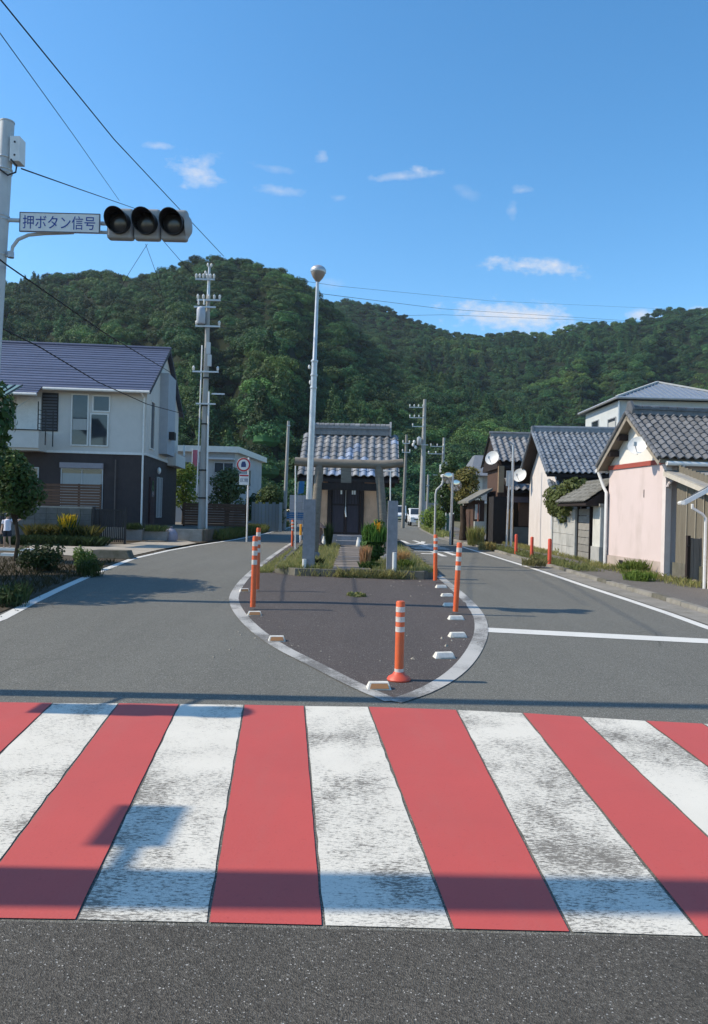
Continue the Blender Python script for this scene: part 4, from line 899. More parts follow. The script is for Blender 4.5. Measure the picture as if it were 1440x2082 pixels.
# median vegetation
q = G(725, 1214, .004); clump('weed_clump', 'small yellowish weed patch in the middle of the brown island', 'weeds', q, 110, .07, .006, GRASS, .16, 61, None, 1.0)
shrub('bush', 'tall glossy green bush left of the right stone pillar', 'bush', (P(759, 1140, 18.0).x, 18.0, kz(18) - .03), .40, .42, 1.08, 1500, .055, leafmat('glossy_leaves', (.035, .10, .02), (.06, .17, .035), .3), 4, stems=9)
clump('plant', 'broad strappy green leaves crowning the bush by the right pillar', 'plant', (P(763, 1110, 17.9).x, 17.9, kz(18) + .55), 150, .42, .022, leafmat('strap_leaves', (.05, .15, .025), (.09, .24, .045), .35), .27, 8, spread=.6)
clump('flower_plant', 'yellow flower stalk above the bush near the right pillar', 'flower', (P(769, 1090, 17.8).x, 17.8, kz(18) + .72), 22, .32, .016, YELF, .05, 6, spread=.6)
clump('dry_grass_clump', 'tan dry grass clump right of the path in front of the bush', 'grass clump', (P(742, 1150, 17.1).x, 17.1, kz(17) - .03), 420, .46, .006, DRYG, .085, 12, 'dry grass clumps on the median', .35)
clump('dry_grass_clump', 'orange dry weeds right of the right stone pillar', 'grass clump', (P(817, 1150, 17.3).x, 17.3, kz(17) - .03), 300, .38, .007, DRYG, .13, 13, 'dry grass clumps on the median', .6)
clump('weed_clump', 'green weeds at the foot of the right pillar by the kerb', 'weeds', (P(822, 1158, 16.8).x, 16.8, kz(17) - .03), 320, .22, .008, LEAFL, .16, 14, None, .9)
clump('weed_clump', 'low bright weeds between dry grass and right pillar', 'weeds', (P(752, 1158, 16.6).x, 16.6, kz(17) - .03), 300, .18, .009, LEAFL, .2, 15, None, 1.0)
clump('weed_clump', 'dark little plant at the right side of the left pillar foot', 'weeds', (P(644, 1150, 16.9).x, 16.9, kz(17) - .03), 160, .2, .016, LEAFD, .12, 16, None, 1.2)
def medpos(r):
    while 1:
        y = 16.2 + 20 * r.rand() ** 1.7; x = -1.7 + 3.5 * r.rand()
        if abs(x) < .46 and y < 27.5: continue
        if r.rand() < .35 and x > .4: continue
        return (x, y, kz(y) - .03)
grass('grass', medpos, 11000, .13, .005, GRASS, 'short dry green grass growing on the median beside the path', 1)
grass('grass', lambda r: ((-.35 + 1.5 * r.rand()) if r.rand() < .8 else (-1.2 + 2.6 * r.rand()), 15.93 - .12 * r.rand() ** 2, gz(16) + .15 * r.rand() ** 2.2 - .01), 900, .13, .005, leafmat('kerb_weeds', (.15, .155, .05), (.30, .27, .11), .3), 'weeds growing along the front of the mossy median kerb', 2, 1.1)
grass('grass', lambda r: ((lambda y: (-1.82 - .35 * r.rand(), y, gz(y)))(16.6 + 9 * r.rand() ** 1.6)), 1500, .10, .006, GRASS, 'sparse weeds along the left side of the median kerb', 3, 1.0)

# ================================================================ white house on the left
HZ = .56; c0 = P(297, 900, 31); hf = frame((c0.x, 31, 0), (-.9976, -.07, 0), (-.07, .9976, 0)); hs1 = thing('house', 'two storey house, white above and dark brown below, blue roof', 'house', (c0.x, 31, HZ))
HW_ = M('white_siding', (.58, .56, .53), (.53, .515, .485), 2, .7, .3, bump=.1, bscale=25, dirt=(.5, .49, .46)); HD = M('dark_brown_siding', (.055, .042, .042), (.040, .032, .033), 3, .7, .3)
DEP = 7.9; LEN = 11.0; Z1, Z2, ZA = 3.69, 6.45, 8.85
lower = MB().box(.04, LEN, .05, DEP, HZ, Z1 - .002, hf).build('lower_wall', HD, hs1)
upm = MB().box(0, LEN, 0, DEP, Z1, Z2, hf); upm.ext([hf(0, 0, Z2 + .001), hf(0, DEP, Z2 + .001), hf(0, DEP / 2, ZA)], hf(.15, 0, 0) - hf(0, 0, 0)); upper = upm.build('upper_wall', HW_, hs1)
MB().box(-.02, LEN, -.02, DEP + .02, Z1 - .07, Z1 + .03, hf).build('band_course', WHITEM, hs1)
RB = M('blue_grey_shingle', (.085, .10, .165), (.068, .08, .13), 2, .5, .45, stretch=(1, 1, 6), rnd=.12)
def slope(s0, s1, t0, t1, za, zb, nm, n, mat, side=1):
    for i in range(n):                # overlapping shingle courses, one part each
        f0, f1 = i / n, (i + 1.08) / n
        ta, tb_2 = t0 + (t1 - t0) * f0, t0 + (t1 - t0) * f1; z0, z1 = za + (zb - za) * f0, za + (zb - za) * f1
        MB().hexa([hf(s1, ta, z0 + .005), hf(s0, ta, z0 + .005), hf(s0, tb_2, z1 - .02), hf(s1, tb_2, z1 - .02), hf(s1, ta, z0 + .05), hf(s0, ta, z0 + .05), hf(s0, tb_2, z1 + .012), hf(s1, tb_2, z1 + .012)]).build(nm, mat, hs1)
slp = (ZA - Z2) / (DEP / 2); OV = .45
slope(-.22, LEN + .3, -OV, DEP / 2, Z2 - OV * slp + .08, ZA + .08, 'roof_course', 18, RB)
slope(-.22, LEN + .3, DEP + OV, DEP / 2, Z2 - OV * slp + .08, ZA + .08, 'roof_course', 9, RB)
slope(4.15, LEN + .3, -1.0, -OV, Z2 - 1.0 * slp + .08, Z2 - OV * slp + .08, 'roof_course', 3, RB)
MB().tube([hf(-.24, DEP / 2, ZA + .13), hf(LEN + .3, DEP / 2, ZA + .13)], .07, 8).build('ridge_cap', RB, hs1)
for (ta, za, tb_2, zb) in ((-OV, Z2 - OV * slp, DEP / 2, ZA), (DEP + OV, Z2 - OV * slp, DEP / 2, ZA)): MB().beam(hf(-.20, ta, za + .02), hf(-.20, tb_2, zb + .02), .04, .16).build('verge_board', M('dark_trim', (.06, .065, .08), (.05, .05, .06), 4, .5), hs1)
MB().tube([hf(-.2, -OV - .05, Z2 - OV * slp + .03), hf(4.1, -OV - .05, Z2 - OV * slp + .03)], .06, 8).build('gutter', WHITEM, hs1, True)
MB().tube([hf(4.15, -1.05, Z2 - 1.0 * slp + .03), hf(LEN, -1.05, Z2 - 1.0 * slp + .03)], .06, 8).build('gutter', WHITEM, hs1, True)
MB().tube([hf(.15, -OV, Z2 - OV * slp), hf(.1, -.07, Z2 - .45), hf(.1, -.07, HZ)], .04, 8).build('downpipe', WHITEM, hs1, True)
MB().tube([hf(1.22, -.03, 3.4), hf(1.22, -.03, HZ)], .03, 8).build('downpipe', M('brown_pipe', (.12, .10, .095), (.1, .08, .075), 5, .5), hs1, True)
CURT = M('pale_curtain', (.42, .43, .42), (.34, .35, .34), 5, .9, stretch=(12, 12, .3))
def window(th, fr, s0, s1, z0, z1, y=0.0, mull=1, frame_m=WHITEM, fw=.05, blind=None, box=None):
    """a window set in a wall: frame standing proud, glass panes behind it"""
    w_ = MB()
    for q in ((s0 - fw, s1 + fw, z1, z1 + fw), (s0 - fw, s1 + fw, z0 - fw, z0), (s0 - fw, s0, z0, z1), (s1, s1 + fw, z0, z1)): w_.box(q[0], q[1], y - .05, y + .02, q[2], q[3], fr)
    for k in range(1, mull + 1 - 0): 
        if mull > 1 and k < mull: x = s0 + (s1 - s0) * k / mull; w_.box(x - fw * .4, x + fw * .4, y - .04, y + .015, z0, z1, fr)
    wo = w_.build('window', frame_m, th)
    for k in range(mull):
        a, b = s0 + (s1 - s0) * k / mull, s0 + (s1 - s0) * (k + 1) / mull; MB().box(a + .01, b - .01, y - .014, y - .006, z0 + .004, z1 - .004, fr).build('pane', GLASS, wo)
    if blind: MB().box(s0 + .02, s1 - .02, y - .020, y - .016, z0 + (z1 - z0) * blind[0], z0 + (z1 - z0) * blind[1], fr).build('blind', CURT, wo)
    return wo
window(hs1, hf, 2.42, 3.04, 3.98, 6.05, 0, 1, blind=(.30, .52)); window(hs1, hf, 1.55, 2.18, 5.42, 6.02); window(hs1, hf, 1.60, 2.26, 3.98, 5.26)
# louvred balcony door, balcony and railing
dv = MB().box(3.62, 4.28, -.03, .0, 4.5, 6.1, hf).build('balcony_door', DARK, hs1)
for k in range(12): MB().box(3.66, 4.24, -.06, -.034, 4.56 + k * .125, 4.62 + k * .125, hf).build('louvre', M('louvre_grey', (.09, .10, .12), (.07, .08, .10), 5, .5), dv)
bal = MB().box(4.05, 6.9, -1.0, -.90, 3.72, 4.42, hf).box(4.05, 4.15, -.899, -.002, 3.72, 4.42, hf).box(4.05, 6.9, -.90, -.002, 3.62, 3.715, hf).build('balcony', HW_, hs1)
MB().box(4.0, 6.95, -1.03, -.87, 4.421, 4.46, hf).build('handrail', DARK, bal)
rl = MB()
for z in (4.55, 4.72, 4.9, 5.08, 5.26): rl.beam(hf(3.55, -.82, z - .1), hf(4.1, -.95, z), .02, .02)
for (s_, z0, z1) in ((3.55, 3.8, 5.25), (3.82, 3.85, 5.3), (4.1, 3.9, 5.6)): rl.beam(hf(s_, -.95 + .24 * (4.1 - s_), z0), hf(s_, -.95 + .24 * (4.1 - s_), z1), .035, .035)
rl.build('railing', BLACKM, bal)
MB().tube([hf(4.6, -.5, 5.75), hf(6.3, -.7, 4.5)], .02, 6).build('awning_rod', GPOLE, bal)
MB().box(4.32, 5.3, -.055, -.02, 4.48, 5.9, hf).build('white_panel', WHITEM, hs1)
wl_ = window(hs1, hf, 1.78, 3.42, 1.3, 2.95, .05, 2, GPOLE, .04, (.0, .9)); MB().box(1.72, 3.48, -.13, .045, 3.0, 3.22, hf).build('shutter_box', M('mauve_shutter', (.30, .28, .31), (.26, .24, .27), 5, .5), wl_)
window(hs1, hf, 4.4, 5.9, 1.3, 2.95, .05, 2, GPOLE, .04)
gf = frame((c0.x, 31, 0), (-.07, .9976, 0), (.9976, .07, 0)); gm = lambda s, t, z: gf(s, -t, z)
window(hs1, gm, .75, 1.55, 4.0, 6.0, 0, 1); MB().box(2.75, 4.7, -.38, -.001, 3.9, 7.6, gm).build('stair_bay', M('bay_siding', (.36, .39, .43), (.32, .35, .39), 4, .7), hs1)
ac = MB().box(3.1, 3.6, -.62, -.382, 4.6, 4.95, gm).build('wall_unit', DARK, hs1)
bb = MB().box(5.0, 7.8, -.42, -.002, 3.5, 4.1, gm).build('side_balcony', HW_, hs1); 
MB().box(7.0, 7.5, -.44, -.425, 4.15, 4.7, gm).build('laundry', M('laundry_cloth', (.45, .52, .6), (.6, .62, .62), 6, .9), bb)
dd = MB().box(1.0, 1.95, -.035, .038, HZ + .05, 2.75, gm).build('door', M('dark_red_door', (.05, .025, .03), (.04, .022, .026), 4, .5), hs1)
MB().box(1.25, 1.7, -.045, -.036, 1.9, 2.6, gm).build('door_glass', GLASS, dd); window(hs1, gm, 2.6, 2.9, 1.0, 2.8, -.001, 1, GPOLE, .03); window(hs1, gm, 3.3, 3.6, 1.0, 2.8, -.001, 1, GPOLE, .03)
MB().ball(gm(2.35, -.12, 3.1), (.09, .09, .16), 10, 7).build('porch_lamp', WHITEM, hs1, True)
# neighbour's green awning far left
o = thing('awning', 'green ribbed metal awning at the left edge above the tree', 'awning', P(10, 800, 25)); q0, q1, q2, q3 = P(-60, 810, 24), P(12, 806, 24.2), P(46, 786, 26), P(-30, 784, 26)
MB().ext([q0, q1, q2, q3], (0, 0, .05)).build('sheet', M('green_metal', (.16, .27, .25), (.12, .21, .20), 5, .5, .4), o)
for k in range(6): f = k / 5; MB().beam(q0.lerp(q1, f) + V((0, 0, .065)), q3.lerp(q2, f) + V((0, 0, .065)), .04, .03).build('rib', BLACKM, o)
MB().beam(V((q1.x - .2, 24.6, gz(24))), q1 + V((-.2, .4, 0)), .08, .08).build('post', BLACKM, o)
# ---------------------------------------------------------------- garden front of the white house
D = 26; xw0, xw1 = -13.5, P(186, 1060, D).x; bw = thing('block_wall', 'low dark grey block wall with pale coping left of the black gate', 'wall', (xw1, D, gz(D)))
BLK = M('concrete_block', (.17, .165, .155), (.125, .12, .11), 5, .9, .2, bump=.3, rnd=.12, dirt=(.07, .07, .055)); g0 = gz(D); bwid, bh = .40, .21; nb_ = int((xw1 - xw0) / bwid)
for j in range(6):
    for i in range(nb_):
        x = xw1 - (i + 1) * bwid; MB().box(x + .006, x + bwid - .006, D, D + .12, g0 + j * bh + .004, g0 + (j + 1) * bh - .006).build('block', BLK, bw)
MB().box(xw0, xw1 + .01, D - .02, D + .14, g0 + 6 * bh, g0 + 6 * bh + .055).build('coping', CONC, bw)
sfn = thing('slat_fence', 'brown horizontal board fence standing behind the grey block wall', 'fence', (xw1, D + .4, gz(D))); x1 = P(206, 1010, D + .4).x
for k in range(9): MB().box(-12.0, x1, D + .38, D + .405, 1.34 + k * .098, 1.34 + k * .098 + .082).build('board', WOOD, sfn)
for x in (-11.9, -10.9, -9.9, x1 - .06): MB().box(x, x + .06, D + .41, D + .47, gz(D), 2.22).build('post', WOODD, sfn)
gx0, gx1 = P(188, 1070, D).x, P(256, 1070, D).x; ga = thing('gate', 'black metal bar gate beside the grey block wall', 'gate', (gx0, D, gz(D)))
for x in (gx0, gx1 - .07): MB().box(x, x + .07, D, D + .07, gz(D), 1.42).build('post', BLACKM, ga)
for z in (.18, 1.2): MB().box(gx0 + .08, gx1 - .08, D + .02, D + .05, gz(D) + z, gz(D) + z + .05).build('rail', BLACKM, ga)
n = 15
for k in range(n): x = gx0 + .1 + (gx1 - gx0 - .25) * k / (n - 1); MB().box(x, x + .036, D + .052, D + .07, gz(D) + .1, 1.33).build('bar', BLACKM, ga)
for (px, py, w_, h_, dd_, lb) in ((272, 1077, .78, .42, 28.3, 'grey block planter at the foot of the white downpipe'), (318, 1080, 1.0, .36, 28.6, 'wide low grey planter right of the downpipe')):
    q = P(px, py, dd_); b = V((q.x, dd_, gz(dd_) + .06)); o = thing('planter', lb, 'planter', b, 'planters by the dark house corner'); PL = M('planter_grey', (.25, .26, .26), (.19, .20, .2), 5, .8)
    MB().hexa([b + V(v) for v in ((-w_ * .45, -.2, 0), (w_ * .45, -.2, 0), (w_ * .45, .2, 0), (-w_ * .45, .2, 0), (-w_ / 2, -.22, h_), (w_ / 2, -.22, h_), (w_ / 2, .22, h_), (-w_ / 2, .22, h_))]).build('tub', PL, o)
    MB().box(b.x - w_ * .46, b.x + w_ * .46, dd_ - .19, dd_ + .19, b.z + h_ - .04, b.z + h_ + .006).build('soil', SOIL, o)
    clump('plant', ('dark low plants in the ' + lb.split(' at')[0].split(' right')[0]), 'plant', (b.x, dd_, b.z + h_), 200, .25, .012, LEAFD, w_ * .4, int(px), None, 1.0)
q = V((P(347, 1080, 28.9).x, 28.9, gz(28.9) + .02)); o = thing('sack', 'pale grey stuffed sack by the low retaining wall', 'sack', q)
MB().lathe(q, [(.24, 0), (.30, .12), (.28, .32), (.17, .48), (.05, .52), (.09, .58)], 12).build('bag', M('sack_cloth', (.33, .33, .40), (.27, .27, .33), 8, .9, bump=.5), o, True)
MB().tube([q + V((.04, -.05, .5)), q + V((-.05, .03, .52))], .03, 8).build('tie', DARK, o)
# low slabs along the left road edge
for (px, py, w_, dd_, h_, lb, m) in ((222, 1136, 1.1, .5, .22, 'dark low concrete block beside the left white line', CONCD), (372, 1100, .95, .4, .22, 'dark low stone in front of the retaining wall near the pole', CONCD), (430, 1087, 2.6, .3, .22, 'long pale slab in front of the tall utility pole', CONC)):
    q = G(px, py); o = thing('kerb_block', lb, 'kerb block', q); MB().hexa([q + V(v) for v in ((-w_ / 2, 0, -.02), (w_ / 2, 0, -.02), (w_ / 2, dd_, -.02), (-w_ / 2, dd_, -.02), (-w_ * .42, .05, h_), (w_ * .40, .05, h_), (w_ * .42, dd_ * .9, h_), (-w_ * .4, dd_ * .9, h_))]).build('block', m, o)
    MB().box(q.x - w_ * .52, q.x + w_ * .52, q.y - .04, q.y + dd_ + .04, -.02 + q.z, q.z + .035).build('bed', CONCD, o)
for i, (px, py, w_) in enumerate(((26, 1121, 1.1), (20, 1132, .5))):
    q = G(px, py); o = thing('white_slab', ('long' if i == 0 else 'short') + ' bright white slab on the ground below the person', 'slab', q, 'white slabs at the left edge'); MB().box(q.x - w_ / 2, q.x + w_ / 2, q.y, q.y + .2, q.z - .01, q.z + .09).build('slab', WHITEM, o); MB().box(q.x - w_ / 2 - .02, q.x + w_ / 2 + .02, q.y - .02, q.y + .22, q.z - .02, q.z + .02).build('bed', CONC, o)
# retaining wall of the raised plot
rw = thing('retaining_wall', 'low concrete wall holding the raised plot under the utility pole', 'wall', (-6.2, 29.5, 0)); y = 29.5
for i in range(8): x = -6.05 - i * 1.0; MB().box(x - .99, x, 29.42, 29.59, gz(29), .60).build('wall_block', CONC if i < 5 else CONCD, rw)
for i in range(20): y = 29.6 + i * 1.0; x = -6.08 + i * .01; MB().box(x, x + .14, y, y + .99, gz(y), .60).build('wall_block', CONCD, rw)
# plank fence and flat roofed house
D = 36; o = thing('plank_fence', 'brown plank fence right of the tall utility pole', 'fence', P(470, 1060, D)); x0, x1 = P(372, 1040, D).x, P(502, 1040, D).x
for k in range(9): MB().box(x0, x1, D, D + .025, .60 + k * .122, .60 + k * .122 + .112).build('plank', WOOD, o)
for k in range(4): x = x0 + (x1 - x0 - .08) * k / 3; MB().box(x, x + .08, D + .026, D + .1, .56, 1.72).build('post', WOODD, o)
D = 46; f0 = P(478, 940, D); ff = frame((f0.x, D, 0), (-1, -.01, 0), (-.0, 1, 0)); fh = thing('house', 'pale flat roofed house behind the small tree and plank fence', 'house', (f0.x, D, HZ)); FW = M('pale_render', (.44, .45, .45), (.38, .385, .39), 2, .8, dirt=(.3, .3, .3))
sk = lambda s, t, z: ff(s - t * .07, t, z)
MB().box(0, 5.2, 0, 8.5, HZ, 4.95, sk).build('wall', FW, fh); MB().box(-.3, 5.6, -.35, 8.9, 4.952, 5.32, sk).build('roof_slab', M('white_fascia', (.72, .71, .64), (.62, .61, .56), 3, .6), fh)
window(fh, sk, .12, 1.25, 3.0, 4.3, 0, 2, GALV, .06, (0, .55)); window(fh, sk, 2.2, 3.2, 3.0, 4.3, 0, 2, GALV, .06, (0, .5)); MB().box(.0, 1.9, -.35, -.002, 4.5, 4.62, sk).build('canopy', GPOLE, fh)
gk = lambda s, t, z: sk(t, s, z)
window(fh, gk, 3.6, 4.6, 3.1, 4.1, 0, 1, GALV, .05)
o = thing('banner', 'small pink vertical banner between the white house and tall pole', 'banner', P(398, 960, 44)); q = P(398, 932, 44)
MB().box(q.x - .17, q.x + .17, 44, 44.02, q.z - .65, q.z + .5).build('cloth', M('pink_cloth', (.6, .16, .19), (.52, .13, .16), 5, .8), o); MB().tube([V((q.x - .2, 44, HZ)), V((q.x - .2, 44, q.z + .6))], .02, 6).build('pole', WHITEM, o)
o = thing('carport', 'dark carport roof below the pink banner', 'carport', P(385, 960, 43)); q = P(386, 950, 43); MB().hexa([V((q.x - 1.1, 42, q.z - .12)), V((q.x + .6, 42, q.z - .5)), V((q.x + .6, 44, q.z - .5)), V((q.x - 1.1, 44, q.z - .12)), V((q.x - 1.1, 42, q.z)), V((q.x + .6, 42, q.z - .38)), V((q.x + .6, 44, q.z - .38)), V((q.x - 1.1, 44, q.z))]).build('roof', M('carport_roof', (.08, .07, .12), (.06, .055, .09), 4, .5), o)
for x in (-1.0, .5): MB().tube([V((q.x + x, 43.8, HZ)), V((q.x + x, 43.8, q.z - .2))], .05, 8).build('post', BLACKM, o)
o = thing('panel_fence', 'blue grey upright panel fence beyond the roadside weeds', 'fence', P(548, 1050, 43)); x0 = P(512, 1030, 43).x
for k in range(9): MB().box(x0 + k * .2, x0 + k * .2 + .185, 43, 43.03, gz(43), 1.9 - .1 * (k % 2)).build('panel', M('blue_panel', (.17, .22, .26), (.20, .23, .23), 5, .7, rnd=.25), o)
# far things glimpsed between pole and shrine
D = 64; x0, x1 = P(589, 1020, D).x, P(640, 1020, D).x; o = thing('boundary_wall', 'pale pinkish wall far behind the left stone pillar', 'wall', (x0, D, gz(D))); PW = M('pinkish_plaster', (.40, .36, .36), (.32, .29, .29), 3, .85, rnd=.1)
for j in range(4):
    for i in range(4): w_ = (x1 - x0) / 4; MB().box(x0 + i * w_ + .01, x0 + (i + 1) * w_ - .01, D, D + .15, gz(D) + j * .62 + .01, gz(D) + (j + 1) * .62).build('wall_panel', PW, o)
D = 58; q = P(597, 1056, D); o = thing('bench', 'blue bench by the pale wall left of the stone pillar', 'bench', (q.x, D, gz(D))); BL = M('blue_paint', (.07, .17, .30), (.05, .13, .24), 5, .5)
for k in range(3): MB().box(q.x - .75, q.x + .9, D + k * .14, D + k * .14 + .12, gz(D) + .45, gz(D) + .5).build('seat_slat', BL, o)
for k in range(3): MB().box(q.x - .75, q.x + .9, D + .46, D + .5, gz(D) + .55 + k * .17, gz(D) + .69 + k * .17).build('back_slat', BL, o)
for x in (-.65, .75): MB().box(q.x + x, q.x + x + .08, D + .02, D + .44, gz(D), gz(D) + .449).build('leg', BLACKM, o)
q = P(612, 992, 52); o = thing('flag', 'small bright blue flag just left of the street lamp', 'flag', (q.x, 52, gz(52))); MB().ext([(q.x - .22, 52, q.z - .45), (q.x + .2, 52, q.z - .35), (q.x + .25, 52, q.z + .45), (q.x - .1, 52, q.z + .5)], (0, .02, 0)).build('cloth', M('blue_cloth', (.06, .22, .42), (.05, .17, .34), 4, .8), o); MB().tube([V((q.x - .24, 52, gz(52))), V((q.x - .2, 52, q.z + .6))], .03, 6).build('pole', GALV, o)
# ================================================================ right side houses
TG = M('dark_roof_tile', (.145, .15, .16), (.095, .10, .108), 9, .5, .45, rnd=.25, dirt=(.06, .062, .062), dscale=5, bump=.1)
TB = M('blue_grey_roof_tile', (.185, .21, .24), (.12, .138, .165), 9, .45, .5, rnd=.22, dirt=(.08, .085, .09), dscale=4)
# ---- pink storehouse
N_ = V((7.50, 17.76, 0)); F_ = V((7.17, 20.8, 0)); a_ = (F_ - N_).normalized(); S = (F_ - N_).length; cf = frame((N_.x, N_.y, 0), a_, V((a_.y, -a_.x, 0)))
ph = thing('house', 'pink walled storehouse with grey fish scale tile roof and dish', 'house', (N_.x, N_.y, 0)); PINK = M('pink_plaster', (.60, .505, .488), (.565, .475, .455), 1.2, .85, .2, bump=.08, dirt=(.44, .37, .34)); CREAM = M('cream_plaster', (.68, .665, .62), (.63, .61, .56), 1.2, .85, .2)
zb = .12; ZE, ZP = 2.92, 4.10; LT_ = 7.0
MB().box(0, S, 0, LT_, .42, ZE - .12, cf).build('wall', PINK, ph)
MB().ext([cf(.02, 0, ZE), cf(S - .02, 0, ZE), cf(S / 2, 0, ZP)], cf(0, .25, 0) - cf(0, 0, 0)).build('gable_wall', CREAM, ph)
fd = MB().box(-.03, S + .03, -.03, LT_, .0, .418, cf).build('foundation', M('foundation_concrete', (.46, .38, .34), (.38, .32, .28), 3, .85, .2, dirt=(.28, .25, .2)), ph)
for s_ in (.75, 2.05): MB().box(s_, s_ + .24, -.036, -.028, .2, .33, cf).build('vent', DARK, fd)
MB().box(.0, S, -.035, .2, ZE - .119, ZE - .001, cf).build('red_beam', M('faded_red_wood', (.33, .075, .055), (.27, .065, .05), 5, .75, stretch=(4, .6, 4)), ph)
MB().box(-.07, .09, -.05, .10, .0, ZE - .13, cf).build('corner_post', M('pale_post', (.64, .58, .55), (.56, .50, .48), 4, .7), ph)
slc = (ZP - ZE) / (S / 2); OVS, OVT = .17, .27
MB().ext([cf(-OVS, -OVT, ZE - OVS * slc + .0), cf(S / 2, -OVT, ZP + .0), cf(S + OVS, -OVT, ZE - OVS * slc), cf(S + OVS, -OVT, ZE - OVS * slc + .09), cf(S / 2, -OVT, ZP + .1), cf(-OVS, -OVT, ZE - OVS * slc + .09)], cf(0, LT_ + .5, 0) - cf(0, 0, 0)).build('roof_deck', M('soffit_wood', (.25, .215, .165), (.18, .15, .115), 5, .8), ph)
for k in range(2): f = .34 + .33 * k; MB().box(S / 2 + S / 2 * f - .07, S / 2 + S / 2 * f + .07, -OVT + .01, .02, ZP - (ZP - ZE) * f - .16, ZP - (ZP - ZE) * f - .005, cf).build('purlin_end', WOODD, ph)
for k in (-1, 1): MB().beam(cf(S / 2, -OVT - .012, ZP + .02), cf(S / 2 + k * (S / 2 + OVS), -OVT - .012, ZE - OVS * slc + .02), .02, .15).build('verge_board', M('old_grey_board', (.30, .27, .22), (.22, .195, .16), 6, .8), ph)
ct = tile_mesh('scale_tile', .215, .20, .05, TG, 'wave'); U_ = cf(0, 1, 0) - cf(0, 0, 0); W_ = cf(-OVS - .06, 0, ZE - OVS * slc) - cf(S / 2, 0, ZP)
ln = W_.length; nr = int(ln / .19); dw_ = ln / nr
tiles(ph, cf(S / 2, -OVT - .03, ZP + .125), U_, 13, .215, W_, nr, dw_, ct); tile_sheet(ph, cf(S / 2, -OVT - .03 + 13 * .215, ZP + .125), U_, 20, .215, W_, nr, dw_, ct)
W2 = cf(S + OVS + .06, 0, ZE - OVS * slc) - cf(S / 2, 0, ZP); tile_sheet(ph, cf(S / 2, -OVT - .03 + 33 * .215, ZP + .125), -U_, 33, .215, W2, nr, dw_, ct, 'rear_roof_tiles')
for i in range(13): # verge tiles running down the gable edge
    for k in (-1, 1):
        f0, f1 = i / 13, (i + 1.05) / 13; p0, p1 = cf(S / 2 + k * (S / 2 + OVS) * f0, -OVT - .02, ZP + .135 - (ZP - ZE + OVS * slc) * f0), cf(S / 2 + k * (S / 2 + OVS) * f1, -OVT - .02, ZP + .135 - (ZP - ZE + OVS * slc) * f1)
        MB().tube([p0, p1], [.055, .065], 8).build('verge_tile', TG, ph, True)
for (z0, z1, w_) in ((.06, .13, .17), (.135, .19, .13), (.195, .24, .16)): MB().box(S / 2 - w_, S / 2 + w_, -OVT + .12, LT_, ZP + z0, ZP + z1, cf).build('ridge_course', TG, ph)
for i in range(20): MB().tube([cf(S / 2, -.12 + i * .24, ZP + .25), cf(S / 2, .10 + i * .24, ZP + .255)], .07, 9).build('ridge_tile', TG, ph, True)
MB().ext([cf(S / 2 - .17, -OVT + .04, ZP + .04), cf(S / 2 + .17, -OVT + .04, ZP + .04), cf(S / 2 + .2, -OVT + .04, ZP + .2), cf(S / 2 + .07, -OVT + .04, ZP + .42), cf(S / 2 - .07, -OVT + .04, ZP + .42), cf(S / 2 - .2, -OVT + .04, ZP + .2)], cf(0, .07, 0) - cf(0, 0, 0)).build('ridge_end_tile', TG, ph)
MB().tube([cf(-OVS - .09, -.15, ZE - OVS * slc + .0), cf(-OVS - .09, LT_, ZE - OVS * slc)], .055, 8).build('gutter', WHITEM, ph, True)
MB().tube([cf(-OVS - .08, .28, ZE - OVS * slc - .02), cf(-OVS - .08, .28, ZE - OVS * slc - .16), cf(-.06, .02, ZE - .62), cf(-.09, -.01, ZE - .7)], .045, 8).build('downpipe', M('grey_pipe', (.5, .46, .46), (.44, .4, .4), 5, .5), ph, True)
MB().tube([cf(S + OVS + .08, -.28, ZE - OVS * slc), cf(S + OVS + .08, 1.5, ZE - OVS * slc)], .05, 8).build('gutter', WHITEM, ph, True)
MB().tube([cf(S + OVS + .06, -.22, ZE - OVS * slc - .03), cf(S + .1, -.1, ZE - .62), cf(S - .02, -.08, ZE - .75), cf(S - .02, -.08, .05)], .045, 8).build('downpipe', WHITEM, ph, True)
def dish(lab, c, r, aim, arm):
    c, arm = V(c), V(arm); o = thing('satellite_dish', lab, 'satellite dish', c, 'satellite dishes on the right side houses'); aim = V(aim).normalized()
    MB().lathe(c - aim * .02, [(.02, 0), (r * .5, r * .06), (r * .85, r * .2), (r, r * .3), (r * .99, r * .31), (r * .84, r * .22), (r * .5, r * .08), (.01, r * .02)], 22, aim).build('reflector', WHITEM, o, True)
    f = c + aim * r * 1.25 + V((0, 0, -r * .35)); MB().tube([c - V((0, 0, r * .95)) + aim * r * .2, f], .012, 6).build('feed_arm', GALV, o); MB().box(f.x - .035, f.x + .035, f.y - .035, f.y + .035, f.z - .05, f.z + .05).build('receiver', GPOLE, o)
    MB().tube([c - aim * .03, arm.lerp(c, .2), arm], .018, 6).build('mount', GALV, o)
dish('white dish on the cream gable of the pink storehouse', cf(.62, -.42, 3.26), .24, (-.55, -.75, .38), cf(.28, .0, 3.14))
MB().box(1.05, 1.07, -.012, -.001, 2.0, 2.2, cf).build('wall_crack', DARK, ph)
